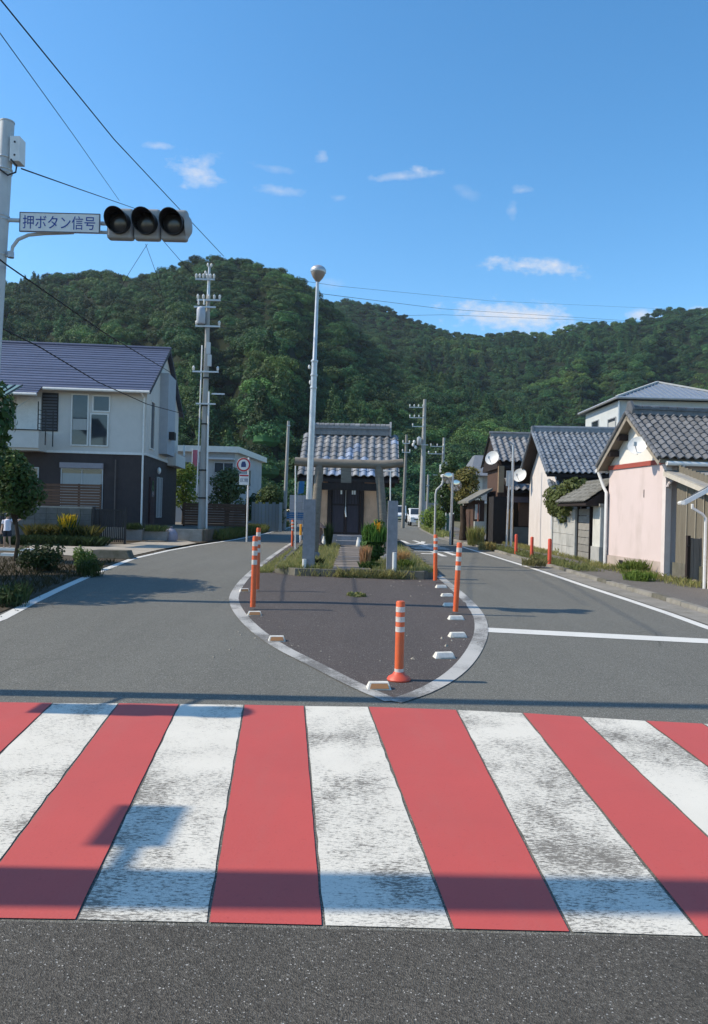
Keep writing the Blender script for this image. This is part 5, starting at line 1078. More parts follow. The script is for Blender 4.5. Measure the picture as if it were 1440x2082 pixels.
# ---- lean to shed of ribbed sheeting
lf = thing('lean_to_shed', 'brown ribbed sheet lean to shed beside the pink storehouse', 'shed', (7.7, 17, 0)); x0 = 7.68
SHEET = M('brown_ribbed_sheet', (.165, .148, .115), (.13, .115, .088), 4, .7, .3, stretch=(3, 3, .3)); BAT = M('pale_batten', (.33, .30, .235), (.28, .25, .2), 5, .8)
for i in range(12):
    y = 15.3 + i * .19; m = MB()
    m.ext([(x0, y, .3), (x0 - .02, y + .045, .3), (x0 - .02, y + .095, .3), (x0, y + .14, .3), (x0, y + .19, .3), (x0 + .02, y + .19, .3), (x0 + .02, y, .3)], (0, 0, 1.98 + .22 * (y - 15.3))); m.build('ribbed_sheet', SHEET, lf)
for y in (16.95, 16.5, 16.12, 15.75): MB().beam((x0 - .035, y, .3), (x0 - .035, y, 2.0 + .2 * (y - 15.3)), .025, .03).build('batten', BAT, lf)
MB().hexa([V(v) for v in ((7.42, 15.1, 1.99), (11, 15.1, 1.99), (11, 17.72, 2.58), (7.42, 17.72, 2.58), (7.42, 15.1, 2.05), (11, 15.1, 2.05), (11, 17.72, 2.64), (7.42, 17.72, 2.64))]).build('roof', M('shed_roof', (.33, .32, .29), (.26, .25, .23), 4, .7), lf)
MB().beam((7.42, 15.1, 1.96), (7.42, 17.7, 2.55), .05, .1).build('verge_board', M('pale_trim', (.5, .46, .40), (.43, .4, .34), 5, .7), lf)
MB().box(x0 - .06, x0 - .022, 15.3, 17.6, .10, .44).build('plinth', CONCD, lf)
# ---- building at the right edge
eb = thing('house', 'low house at the right edge with dark eave and white downpipe', 'house', (7.75, 14, 0)); MB().box(7.17, 11, 13.0, 14.9, 0, 1.95).build('wall', PINK, eb)
MB().hexa([V(v) for v in ((6.70, 15.0, 1.80), (10.2, 15.0, 3.8), (10.2, 15.45, 3.8), (6.86, 15.4, 1.80), (6.70, 15.0, 1.87), (10.2, 15.0, 3.87), (10.2, 15.45, 3.87), (6.86, 15.4, 1.87))]).build('roof', TG, eb)
MB().beam((6.68, 14.98, 1.79), (10.2, 14.98, 3.80), .03, .09).build('verge_board', WHITEM, eb); MB().tube([(6.66, 14.95, 1.80), (6.80, 15.42, 1.80)], .045, 8).build('gutter', WHITEM, eb, True)
MB().tube([(6.84, 14.93, 1.78), (6.84, 14.93, 1.70), (7.05, 14.93, 1.58), (7.12, 14.93, 1.5), (7.12, 14.93, .05)], .03, 8).build('downpipe', WHITEM, eb, True)
# ---- gate posts and boards
def boards(name, lab, cat, px0, px1, yb, yt, mat, nb, cap=True, thick=.06):
    q = G((px0 + px1) / 2, yb, .06); d = q.y; x0, x1 = P(px0, yb, d).x, P(px1, yb, d).x; h = (yb - yt) * d / FOC; o = thing(name, lab, cat, q)
    for k in range(nb): w_ = (x1 - x0) / nb; MB().box(x0 + k * w_ + .004, x0 + (k + 1) * w_ - .004, d, d + thick, q.z - .03, q.z + h - .01 * (k % 2)).build('board', mat, o)
    if cap: MB().box(x0 - .015, x0 + .05, d - .02, d + thick + .02, q.z - .03, q.z + h + .05).build('post', WOODD, o); MB().tube([(x0 - .04, d - .03, q.z + h * .82), (x0 + .02, d - .03, q.z + h * .82)], .02, 6).build('hinge', BLACKM, o)
    return o
boards('gate', 'dark weathered board gate leaf at the corner of the pink storehouse', 'gate', 1336, 1362, 1168, 1087, M('grey_board', (.145, .145, .15), (.10, .10, .105), 5, .8, stretch=(5, 5, .4), rnd=.1), 3)
boards('gate', 'paler grey upright board gate leaf before the ribbed shed', 'gate', 1397, 1433, 1184, 1094, M('pale_grey_board', (.27, .26, .245), (.2, .19, .18), 5, .85, stretch=(5, 5, .4), rnd=.1), 3)
q = G(1378, 1166, .06); o = thing('low_wall', 'low dark wall between the two board gate leaves', 'wall', q)
for k in range(3): MB().box(q.x - .33 + k * .24, q.x - .33 + k * .24 + .232, q.y + .1, q.y + .2, q.z - .03, q.z + .30).build('block', BLK, o)
MB().box(q.x - .35, q.x + .42, q.y - .02, q.y + .09, q.z - .03, q.z + .09).build('sill', CONC, o)
for i, (px, py, r) in enumerate(((1428, 1183, .16), (1412, 1186, .1), (1385, 1170, .09))):
    q = G(px, py, .06); m = MB(); m.ball(q + V((0, 0, r * .3)), (r, r * .8, r * .55), 9, 6); m.v = [tuple(V(v) + V((noise.noise(V(v) * 9), noise.noise(V(v) * 9 + V((5, 0, 0))), 0)) * r * .35) for v in m.v]
    tag(m.build('rock', M('tan_rock', (.30, .25, .18), (.2, .17, .125), 6, .9, .2, bump=.6)), ('largest tan rock at the right edge by the gate', 'middle tan rock in front of the pale gate leaf', 'smallest tan rock before the low dark wall')[i], 'rock', 'rocks by the gate')
# ---- cream house with ribbed tile roof
Nb, Fb = V((7.2, 26.4, 0)), V((7.5, 31.6, 0)); ab = (Fb - Nb).normalized(); SB = (Fb - Nb).length; bf = frame((Nb.x, Nb.y, 0), ab, V((ab.y, -ab.x, 0)))
ch = thing('house', 'cream walled house with blue grey rib tiled roof in two tiers', 'house', (Nb.x, Nb.y, 0)); CRM = M('pale_cream_plaster', (.62, .575, .55), (.57, .53, .50), 1.5, .85, .2, dirt=(.5, .45, .42))
ZEb, ZPb = 3.15, 4.66; LB = 6.5; sb_ = (ZPb - ZEb) / (SB / 2); og = .42
m = MB().box(0, SB, 0, LB, .0, ZEb, bf); m.ext([bf(0, 0, ZEb + .001), bf(SB, 0, ZEb + .001), bf(SB / 2, 0, ZPb - .02)], bf(0, .3, 0) - bf(0, 0, 0)); m.build('wall', CRM, ch)
MB().ext([bf(-.5, -og, ZEb - .5 * sb_), bf(SB / 2, -og, ZPb), bf(SB + .5, -og, ZEb - .5 * sb_), bf(SB + .5, -og, ZEb - .5 * sb_ + .1), bf(SB / 2, -og, ZPb + .11), bf(-.5, -og, ZEb - .5 * sb_ + .1)], bf(0, LB + .8, 0) - bf(0, 0, 0)).build('roof_deck', WOODD, ch)
MB().box(-.03, -.002, .02, LB, 2.3, ZEb - .2, bf).build('eave_shade', M('eave_shade_paint', (.07, .075, .10), (.055, .06, .08), 4, .8), ch)  # dark sheet on the cream wall, paints the shadow under the eave
bt_ = tile_mesh('rib_tile', .205, .27, .06, TB, 'rib'); Ub = bf(0, 1, 0) - bf(0, 0, 0); Wb = bf(-.55, 0, ZEb - .5 * sb_) - bf(SB / 2, 0, ZPb); nrb = int(Wb.length / .26)
tiles(ch, bf(SB / 2, -og - .02, ZPb + .13), Ub, 20, .205, Wb, nrb, Wb.length / nrb, bt_); tile_sheet(ch, bf(SB / 2, -og - .02 + 20 * .205, ZPb + .13), Ub, 14, .205, Wb, nrb, Wb.length / nrb, bt_)
W2 = bf(SB + .55, 0, ZEb - .5 * sb_) - bf(SB / 2, 0, ZPb); tile_sheet(ch, bf(SB / 2, -og - .02 + 34 * .205, ZPb + .13), -Ub, 34, .205, W2, nrb, W2.length / nrb, bt_, 'rear_roof_tiles')
MB().box(SB / 2 - .14, SB / 2 + .14, -og + .05, LB, ZPb + .1, ZPb + .24, bf).build('ridge_course', TB, ch); MB().tube([bf(SB / 2, -og + .02, ZPb + .27), bf(SB / 2, LB, ZPb + .27)], .09, 10).build('ridge_cap', TB, ch, True)
MB().ext([bf(SB / 2 - .18, -og - .03, ZPb + .04), bf(SB / 2 + .18, -og - .03, ZPb + .04), bf(SB / 2 + .16, -og - .03, ZPb + .34), bf(SB / 2 - .16, -og - .03, ZPb + .34)], bf(0, .07, 0) - bf(0, 0, 0)).build('ridge_end_tile', TB, ch)
for i in range(14):
    for k in (-1, 1):
        f0, f1 = i / 14, (i + 1.05) / 14; hs_ = SB / 2 + .5; dz = ZPb - ZEb + .5 * sb_
        MB().tube([bf(SB / 2 + k * hs_ * f0, -og, ZPb + .14 - dz * f0), bf(SB / 2 + k * hs_ * f1, -og, ZPb + .14 - dz * f1)], [.06, .07], 8).build('verge_tile', TB, ch, True)
# lower tier roof
l0, l1 = bf(-.03, -.25, 2.70), bf(-1.15, -.25, 2.05); Wl = l1 - l0; MB().hexa([bf(-1.15, -.25, 1.93), bf(-1.15, LB, 1.93), bf(-.04, LB, 2.58), bf(-.04, -.25, 2.58), bf(-1.15, -.25, 2.0), bf(-1.15, LB, 2.0), bf(-.04, LB, 2.66), bf(-.04, -.25, 2.66)]).build('lower_roof_deck', WOODD, ch)
tiles(ch, l0, Ub, 13, .205, Wl, 5, Wl.length / 5, bt_); tile_sheet(ch, l0 + Ub * 13 * .205, Ub, 18, .205, Wl, 5, Wl.length / 5, bt_, 'lower_roof_tiles')
for i in range(5): MB().tube([l0 + Wl * (i / 5) + V((0, 0, .05)), l0 + Wl * ((i + 1.05) / 5) + V((0, 0, .05))], [.07, .085], 8).build('verge_tile', TB, ch, True)
MB().box(-1.0, -.9, .0, LB, 0, 1.92, bf).build('porch_wall', CRM, ch); MB().tube([bf(.02, -.06, 2.6), bf(.02, -.06, .05)], .035, 8).build('downpipe', M('green_pipe', (.25, .29, .28), (.2, .24, .23), 5, .5), ch, True)
sg2 = MB().box(.12, .55, -.03, -.005, 1.0, 1.95, bf).build('blue_notice', M('blue_notice_board', (.10, .27, .56), (.35, .48, .66), 3, .5, amt=.6), ch, label='blue and white notice board on the cream wall')
# ---- garden wall, slatted door and pillar with small tiled gate roof
gw = thing('block_wall', 'stained pale concrete wall between the cream house and gate', 'wall', (7.15, 25, 0)); GWM = M('stained_concrete', (.42, .42, .40), (.33, .335, .32), 3, .85, .2, rnd=.08, dirt=(.15, .15, .135), dscale=2.2)
for j in range(4):
    for i in range(3): y = 23.75 + i * .88; MB().box(7.12, 7.24, y + .008, y + .872, gz(y) + .02 + j * .40 + .004, gz(y) + .02 + (j + 1) * .40 - .006).build('wall_panel', GWM, gw)
for y in (23.68, 26.39): MB().box(7.08, 7.27, y - .07, y + .068, 0, 1.72).build('wall_post', GWM, gw)
sd = thing('slatted_door', 'grey horizontal board door under the small tiled gate roof', 'door', (7.2, 23, 0))
for k in range(7): MB().box(7.18, 7.215, 22.42, 23.58, gz(23) + .1 + k * .225, gz(23) + .1 + k * .225 + .208).build('board', M('door_grey_board', (.27, .26, .24), (.2, .195, .18), 5, .85, rnd=.12), sd)
for y in (22.34, 23.585): MB().box(7.15, 7.24, y, y + .075, 0, 1.8).build('post', WOODD, sd)
gp = thing('gate_pillar', 'white stained gate pillar at the far corner of the pink storehouse', 'gate pillar', (7.15, 21.3, 0)); MB().box(7.0, 7.36, 21.0, 21.75, 0, .62).build('plinth', GWM, gp); MB().box(7.03, 7.33, 21.04, 21.7, .621, 1.78).build('shaft', M('white_stained_plaster', (.58, .58, .54), (.5, .5, .46), 3, .85, .2, dirt=(.2, .2, .18), dscale=2.5), gp); MB().box(6.99, 7.37, 20.98, 21.77, 1.781, 1.86).build('capstone', CONC, gp)
gr = thing('gate_roof', 'small old grey tiled roof over the gate beside the pink storehouse', 'gate roof', (7.3, 22.5, 1.9)); OLDT = M('old_gate_tile', (.22, .215, .195), (.14, .138, .122), 9, .85, .2, rnd=.2, dirt=(.09, .09, .07), dscale=5); g2 = tile_mesh('gate_tile', .16, .2, .04, OLDT, 'wave')
MB().ext([(6.62, 21.1, 1.87), (7.4, 21.1, 2.44), (8.2, 21.1, 1.87), (8.2, 21.1, 1.80), (6.62, 21.1, 1.80)], (0, 2.95, 0)).build('roof_deck', WOODD, gr)
tiles(gr, (7.4, 24.1, 2.50), (0, -1, 0), 19, .16, (-.8, 0, -.585), 5, .2, g2); tile_sheet(gr, (7.4, 21.06, 2.50), (0, 1, 0), 19, .16, (.8, 0, -.585), 5, .2, g2, 'rear_roof_tiles')
MB().tube([(7.4, 21.0, 2.54), (7.4, 24.15, 2.54)], .08, 9).build('ridge_cap', OLDT, gr, True)
for y in (21.5, 23.66): MB().box(7.3, 7.44, y - .07, y + .07, 0, 1.799).build('post', WOODD, gr)
r_ = np.random.RandomState(5); iv = thing('climbing_plant', 'leafy green creeper hanging over the stained wall and gate roof', 'climbing plant', (7.1, 25, 1.6)); lum = [(7.0, 25.6, 2.1, .42, .7, .45), (7.0, 24.9, 2.0, .40, .6, .42), (7.1, 24.3, 2.35, .4, .5, .35), (6.95, 25.4, 1.75, .25, .6, .3), (6.98, 24.4, 1.75, .2, .4, .25), (7.1, 26.1, 2.0, .3, .4, .4), (7.2, 23.8, 2.5, .35, .4, .25), (6.98, 24.75, 1.5, .12, .25, .25)]
MB().tube([(7.3, 25.2, .1), (7.28, 25.1, 1.2), (7.15, 25.0, 1.9), (7.1, 24.6, 2.2)], [.05, .045, .03, .015], 7).build('stem', BARK, iv, True); ob = bpy.data.objects.new('leaves', card_mesh('leaves', lump_leaves(lum, 2600, .075, r_) - np.array((7.1, 25, 1.6)), leafmat('creeper_leaves', (.07, .115, .03), (.12, .16, .055), .3))); C.objects.link(ob); ob.parent = iv
# ---- brown timber house
ah = thing('house', 'dark brown timber house with two tier grey roof behind the steel posts', 'house', (6.9, 34, 0)); BRW = M('old_brown_boards', (.10, .062, .048), (.07, .045, .037), 4, .85, .2, stretch=(4, 4, .5), rnd=.1); z0 = gz(34)
ax0 = P(1012, 1000, 34.2).x
MB().box(ax0, 12, 34.2, 36.9, z0, 3.75).build('wall', BRW, ah); MB().box(ax0 + .02, 12, 34.05, 34.195, 3.2, 3.7).build('upper_boards', M('darker_boards', (.045, .035, .035), (.03, .025, .025), 4, .9), ah)  # upper boards darker than the wall behind them
t2_ = tile_mesh('ribbed_tile', .30, .3, .09, M('grey_rib_tile', (.22, .225, .235), (.14, .145, .155), 8, .5, .4, rnd=.2, dirt=(.1, .1, .1), dscale=4), 'rib')
ra, re_ = V((ax0 - .2, 35.6, 5.18)), V((ax0 - .1, 33.6, 3.86)); wv = V((0, re_.y - ra.y, re_.z - ra.z)); tiles(ah, ra + V((0, 0, .06)), (1, 0, 0), 9, .30, wv, 8, wv.length / 8, t2_); tile_sheet(ah, ra + V((2.7, 0, .06)), (1, 0, 0), 10, .30, wv, 8, wv.length / 8, t2_)
MB().ext([(ax0 - .15, 33.62, 3.72), (ax0 - .15, 35.6, 5.1), (ax0 - .15, 37.5, 3.72), (ax0 - .15, 37.5, 3.6), (ax0 - .15, 33.62, 3.6)], (5.6, 0, 0)).build('gable_and_deck', WOODD, ah)
tile_sheet(ah, (ax0 + 5.45, 35.6, 5.24), (-1, 0, 0), 19, .3, (0, 1.95, -1.4), 8, .3, t2_, 'rear_roof_tiles')
MB().box(ax0 - .15, ax0 + 5.3, 35.47, 35.73, 5.2, 5.38).build('ridge_course', t2_.materials[0], ah); MB().tube([(ax0 - .2, 35.6, 5.42), (ax0 + 5.3, 35.6, 5.42)], .085, 8).build('ridge_cap', t2_.materials[0], ah, True)
wv = V((0, -1.3, -.62)); tiles(ah, (ax0 + .25, 34.15, 3.22), (1, 0, 0), 8, .30, wv, 5, wv.length / 5, t2_); MB().hexa([V(v) for v in ((ax0 + .2, 32.85, 2.48), (ax0 + 4, 32.85, 2.48), (ax0 + 4, 34.19, 3.1), (ax0 + .2, 34.19, 3.1), (ax0 + .2, 32.85, 2.55), (ax0 + 4, 32.85, 2.55), (ax0 + 4, 34.19, 3.19), (ax0 + .2, 34.19, 3.19))]).build('lower_roof_deck', WOODD, ah)
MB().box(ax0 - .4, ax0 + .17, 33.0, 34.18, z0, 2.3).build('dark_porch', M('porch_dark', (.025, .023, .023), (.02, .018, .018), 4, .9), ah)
MB().box(ax0 + .22, ax0 + .55, 33.2, 33.24, .85, 1.75).build('ochre_shutter', M('ochre_board', (.42, .21, .05), (.36, .17, .04), 4, .7), ah); MB().box(ax0 + .8, ax0 + 1.9, 33.3, 33.34, 1.0, 2.05).build('brown_shutter', M('brown_board', (.16, .085, .055), (.12, .065, .045), 4, .7, stretch=(1, 1, 8)), ah)
MB().box(ax0 + .2, ax0 + 2.2, 33.1, 33.19, 2.06, 2.32).build('fascia_board', M('mauve_board', (.15, .11, .12), (.12, .09, .1), 4, .7), ah); MB().box(ax0 + .22, ax0 + 2.2, 33.32, 33.4, z0, .95).build('grey_panel', M('grey_sheet', (.2, .2, .19), (.15, .15, .14), 4, .8), ah)
MB().beam((ax0 + .0, 33.5, 2.5), (ax0 + .0, 33.5, 3.7), .25, .2).build('tan_post', M('tan_wood', (.33, .23, .14), (.26, .18, .11), 5, .8), ah)
wg = thing('outhouse', 'low brown outhouse with sloping roof left of the timber house', 'shed', (5.9, 35, gz(35))); wx0, wx1 = P(962, 1060, 35).x, ax0 - .45; z0 = gz(35)
MB().box(wx0, wx1, 35, 38, z0, 2.15).build('wall', BRW, wg); MB().hexa([V(v) for v in ((wx0 - .3, 34.6, 2.0), (wx1 + .3, 34.6, 2.62), (wx1 + .3, 38.2, 2.62), (wx0 - .3, 38.2, 2.0), (wx0 - .3, 34.6, 2.1), (wx1 + .3, 34.6, 2.74), (wx1 + .3, 38.2, 2.74), (wx0 - .3, 38.2, 2.1))]).build('roof', OLDT, wg)
MB().box(wx0 + .08, wx0 + .3, 34.96, 34.995, 1.25, 1.95).build('pale_window', M('paper_white', (.62, .64, .62), (.55, .57, .55), 4, .8), wg); MB().box(wx0 + .02, wx0 + .5, 34.7, 34.9, z0, 1.15).build('white_block', M('white_limewash', (.55, .56, .50), (.47, .48, .43), 4, .8), wg); MB().tube([(wx1 - .3, 34.9, 2.0), (wx1 - .3, 34.9, z0)], .04, 8).build('downpipe', M('rusty_pipe', (.3, .14, .1), (.22, .1, .08), 5, .7), wg)
dish('upper white dish on the left gable of the brown timber house', P(1002, 932, 33.3), .33, (-.55, -.75, .3), P(1014, 940, 34))
dish('larger white dish on a bracket left of the cream house gable', P(1058, 967, 31.2), .30, (-.55, -.75, .3), bf(SB + .1, -.05, 3.3))
bh_ = thing('house', 'small grey house glimpsed behind the upper dish', 'house', (8.5, 48, gz(48))); x0, x1 = P(966, 960, 48).x, P(1030, 960, 48).x; MB().box(x0, x1, 48, 53, gz(48), 4.1).build('wall', M('grey_siding', (.33, .33, .32), (.27, .27, .26), 4, .8), bh_)
MB().hexa([V(v) for v in ((x0 - .4, 47.5, 4.0), (x1, 47.5, 4.0), (x1, 53.5, 4.0), (x0 - .4, 53.5, 4.0), (x0 + .3, 50, 5.5), (x1, 50, 5.5), (x1, 51, 5.5), (x0 + .3, 51, 5.5))]).build('roof', M('slate_grey', (.17, .185, .21), (.13, .145, .165), 4, .6), bh_); MB().box(x0 + .05, x0 + .5, 47.94, 47.99, 2.4, 3.9).build('window', M('pale_window_panel', (.5, .5, .45), (.42, .42, .38), 4, .5), bh_); MB().box(x0 - .35, x1, 47.0, 47.9, 2.2, 2.32).build('balcony', WHITEM, bh_)
# ---- tall house behind with blue grey pyramid roof
th_ = thing('house', 'tall pale house with ribbed blue grey hipped roof above the tiled roofs', 'house', (13.5, 38, gz(38))); DW = M('pale_blue_siding', (.50, .53, .54), (.44, .47, .48), 3, .7, .3); x0, x1 = 13.55, 20.0
MB().box(x0, x1, 38, 43.6, gz(38), 7.55).build('wall', DW, th_); ap = V((16.6, 40.8, 9.0)); cs = [V((13.25, 37.6, 7.62)), V((20.4, 37.6, 7.62)), V((20.4, 44, 7.62)), V((13.25, 44, 7.62))]
RS = M('ribbed_steel_roof', (.21, .25, .31), (.17, .205, .26), 3, .45, .4)
for k in range(4):
    a, b = cs[k], cs[(k + 1) % 4]; pf = MB().ext([a, b, ap], (0, 0, -.06)).build('roof_face', RS, th_); n = 24
    mb = MB()
    for i in range(1, n):
        f = i / n; base_ = a.lerp(b, f); g = min(f, 1 - f) * 2; d_ = ap - a.lerp(b, .5) 
        apf = (ap - a).dot((b - a).normalized()) / (b - a).length; topf = f / apf if f < apf else (1 - f) / (1 - apf); foot = a.lerp(b, apf); mb.beam(base_ + V((0, 0, .02)), base_ + (ap - foot) * topf * .98 + V((0, 0, .02)), .04, .05)
    mb.build('roof_ribs', RS, pf)
for a in (cs[0], cs[1]): MB().beam(a + V((0, 0, .05)), ap + V((0, 0, .05)), .14, .09).build('hip_cap', M('pale_hip_cap', (.45, .46, .45), (.38, .39, .38), 4, .6), th_)
for k in (0, 3): a, b = cs[k], cs[(k + 1) % 4]; MB().tube([a, b], .07, 8).build('gutter', GALV, th_)
sdf = lambda s, t, z: V((x0 + t, 38 + s, z)); window(th_, sdf, 3.2, 4.3, 5.4, 6.9, 0, 1, GALV); window(th_, sdf, .5, 1.6, 5.3, 6.7, 0, 1, GALV, .06, (0, .9)); ffr = lambda s, t, z: V((x0 + s, 38 + t, z)); window(th_, ffr, .7, 1.7, 4.9, 6.6, 0, 2, GALV); window(th_, ffr, 2.6, 4.2, 4.9, 6.6, 0, 2, GALV)
MB().tube([(x0 - .05, 37.94, 7.5), (x0 - .05, 37.94, 1)], .05, 8).build('downpipe', GALV, th_)
# ---- far end of the right road
D = 66; o = thing('boundary_wall', 'pale concrete wall and pillar beside the white parked car', 'wall', (P(870, 1040, D).x, D, gz(D)))
x0 = P(866, 1040, D).x; MB().box(x0 - .35, x0 + .02, D - .3, D + .1, gz(D), 2.55).build('pillar', M('pinkish_concrete', (.46, .40, .40), (.38, .33, .33), 4, .8), o)
for i in range(3): MB().box(x0 + .03 + i * .55, x0 + .57 + i * .55, D, D + .15, gz(D), 2.45).build('wall_panel', CONC, o)
o = thing('mesh_fence', 'low green mesh fence on the right pavement far away', 'fence', (6.8, 46, gz(46))); x0, x1 = P(899, 1060, 46).x, P(922, 1060, 46).x
for x in np.linspace(x0, x1, 4): MB().tube([(x, 46, gz(46)), (x, 46, 1.55)], .035, 8).build('post', WHITEM, o)
MB().box(x0, x1, 46.04, 46.06, .3, 1.5).build('mesh_panel', M('green_mesh', (.10, .20, .16), (.07, .14, .11), 12, .6), o)
def car(name, lab, cat, px, py, d, w_, h_, l_, van=False):
    q = P(px, py, d); z = gz(d); o = thing(name, lab, cat, (q.x, d, z)); X = q.x; WP = M('white_car_paint', (.72, .73, .74), (.68, .69, .70), 2, .25, .5); hw = w_ / 2
    if van: prof = [(0, .35), (0, .85), (.25, 1.0), (.7, h_), (l_, h_), (l_, .35)]
    else: prof = [(0, .35), (0, .72), (.1, .85), (.95, .98), (1.5, h_), (l_ - .6, h_), (l_, 1.0), (l_, .35)]
    b = MB().ext([(X - hw, d + a, z + c) for a, c in prof], (w_, 0, 0)).build('body', WP, o); bv = b.modifiers.new('bevel', 'BEVEL'); bv.width = .07; bv.segments = 2
    (a0, c0_), (a1, c1_) = (prof[2], prof[3]) if van else (prof[3], prof[4])
    n = V((0, -(c1_ - c0_), (a1 - a0))).normalized() * .012
    MB().ext([V((X + s_ * hw * .86, d + a0 + (a1 - a0) * f, z + c0_ + (c1_ - c0_) * f)) + n for s_, f in ((-1, .1), (1, .1), (.9, .9), (-.9, .9))], n).build('windscreen', GLASS, o)
    for s_ in (-1, 1):
        MB().box(X + s_ * hw * .72 - .16, X + s_ * hw * .72 + .16, d - .02, d + .04, z + .62, z + .78).build('headlight', M('headlight_glass', (.6, .6, .58), (.5, .5, .5), 5, .2, .6), o)
        MB().ext([(X + s_ * (hw + .003), d + a, z + c) for a, c in ((1.25, 1.02), (1.6, h_ - .12), (l_ - .7, h_ - .12), (l_ - .4, 1.05))], (s_ * .01, 0, 0)).build('side_window', GLASS, o)
        for yy in (.7, l_ - .75):
            wh = MB().lathe((X + s_ * (hw - .09), d + yy, z + .3), [(.2, -.1), (.3, -.09), (.3, .09), (.2, .1)], 16, (1, 0, 0)).build('wheel', DARK, o, True); MB().lathe((X + s_ * (hw + .015), d + yy, z + .3), [(.18, -.01), (.17, .012), (.02, .02)], 14, (s_, 0, 0)).build('rim', GALV, wh)
    MB().box(X - hw * .9, X + hw * .9, d - .04, d + .0, z + .35, z + .5).build('bumper', WP, o); MB().box(X - .2, X + .2, d - .05, d - .041, z + .4, z + .5).build('plate', M('plate_yellow', (.6, .5, .1), (.5, .42, .08), 5, .5), o); MB().box(X - .4, X + .4, d - .02, d - .002, z + .55, z + .64).build('grille', DARK, o)
car('car', 'small white car parked facing us by the pale wall', 'car', 851, 1050, 66, 1.48, 1.6, 3.4); car('van', 'white van far down the right road near the dark wood', 'van', 812, 1045, 86, 1.7, 1.9, 4.2, True)
q = P(829, 1046, 80); o = thing('scooter', 'small dark scooter parked between van and car', 'scooter', (q.x, 80, gz(80))); z = gz(80)
for yy in (0, 1.2): MB().lathe((q.x, 80 + yy, z + .25), [(.1, -.05), (.25, -.05), (.25, .05), (.1, .05)], 12, (1, 0, 0)).build('wheel', DARK, o)
MB().ext([(q.x - .14, 80.1, z + .3), (q.x - .14, 80.1, z + .95), (q.x - .14, 80.3, z + 1.0), (q.x - .14, 80.45, z + .4), (q.x - .14, 80.7, z + .7), (q.x - .14, 81.3, z + .75), (q.x - .14, 81.3, z + .35)], (.28, 0, 0)).build('body', BLACKM, o); MB().tube([(q.x - .3, 80.2, z + 1.05), (q.x + .3, 80.2, z + 1.05)], .03, 6).build('handlebar', GALV, o); MB().ball((q.x, 80.05, z + .85), (.09, .06, .09), 8, 6).build('headlight', WHITEM, o)
# ================================================================ vegetation
tree('broadleaf_tree', 'large dark leafy tree at the left edge beside the signal pole', 'tree', (-8.0, 13.6, 0), 4.3, 1.75, 15000, .075, LEAF, .11, .44, (0.1, 0), 13, None, 3)
tree('broadleaf_tree', 'dark tree left of frame shading the verge and road', 'tree', (-8.4, 11.6, 0), 4.6, 1.6, 4200, .085, LEAF, .12, .3, (0, 0), 11, None, 8)
tree('small_tree', 'small mid green tree below the big left tree, before the slat fence', 'tree', (P(34, 1000, 18).x, 18, .02), 2.75, .72, 5200, .055, leafmat('bush_leaves', (.038, .08, .022), (.08, .135, .038), .3), .045, .42, (-.12, 0), 16, None, 9, 1.05)
shrub('bush', 'dark round bush on the verge before the pale driveway', 'bush', (P(75, 1150, 15.6).x, 15.6, .01), .52, .5, .62, 1500, .04, LEAFD, 5)
shrub('bush', 'upright green weed bush at the driveway edge, right of the round bush', 'bush', (P(172, 1160, 16.4).x, 16.4, .01), .26, .28, .55, 1000, .032, leafmat('verge_leaves', (.05, .095, .02), (.08, .14, .035), .3), 6)
tree('tree', 'yellow green leafy tree at the right corner of the white house', 'tree', (P(372, 1060, 40).x, 40, HZ), 3.3, 1.15, 2400, .085, LEAFL, .07, .25, (0, 0), 9, None, 11)
tree('fruit_tree', 'small dense fruit tree behind the plank fence', 'tree', (P(462, 1050, 37.5).x, 37.5, HZ), 3.0, 1.15, 2800, .085, leafmat('fruit_tree_leaves', (.055, .085, .03), (.11, .14, .06), .3), .08, .28, (.1, 0), 10, None, 14)
tree('tree', 'dark round tree between road sign and slim concrete pole', 'tree', (P(548, 1050, 45).x, 45, gz(45)), 2.7, 1.15, 2000, .09, LEAF, .08, .15, (0, 0), 9, None, 17)
tree('tree', 'dark bush like tree at the left of the panel fence', 'tree', (P(520, 1050, 47).x, 47, gz(47)), 2.3, .9, 1300, .09, LEAFD, .08, .15, (0, 0), 8, None, 18)
shrub('bush', 'fresh green bush with pale flowers beside the slim pole', 'bush', (P(560, 1030, 46).x, 46.5, gz(46)), .7, .7, 2.3, 1300, .085, LEAFL, 19)
tree('tree', 'ochre tinged leaning tree left of the brown outhouse', 'tree', (P(944, 1085, 40).x, 40, gz(40)), 3.9, 1.0, 2400, .085, LEAFY, .11, .45, (.1, 0), 9, None, 21)
tree('tree', 'dark slender evergreen behind the bent lamp pole', 'tree', (P(912, 1060, 50).x, 50, gz(50)), 5.2, 1.15, 2600, .10, LEAF, .12, .12, (0, 0), 12, None, 23)
shrub('bush', 'bright green bush leaning over the kerb near the far wall', 'bush', (P(876, 1070, 50).x, 50, gz(50)), 1.0, .8, 1.9, 1800, .08, LEAFL, 24)
shrub('bush', 'yellow green shrub right of the bent lamp pole', 'bush', (P(895, 1078, 44).x, 44, gz(44)), .5, .6, 1.5, 900, .075, leafmat('yellowgreen', (.10, .14, .03), (.16, .2, .05), .35), 25)
clump('weed_clump', 'yellowish reed weeds before the white block of the outhouse', 'weeds', (P(967, 1100, 31.5).x, 31.5, gz(31) + .06), 420, .75, .012, leafmat('reeds', (.15, .17, .05), (.25, .23, .09), .35), .3, 27, None, .5)
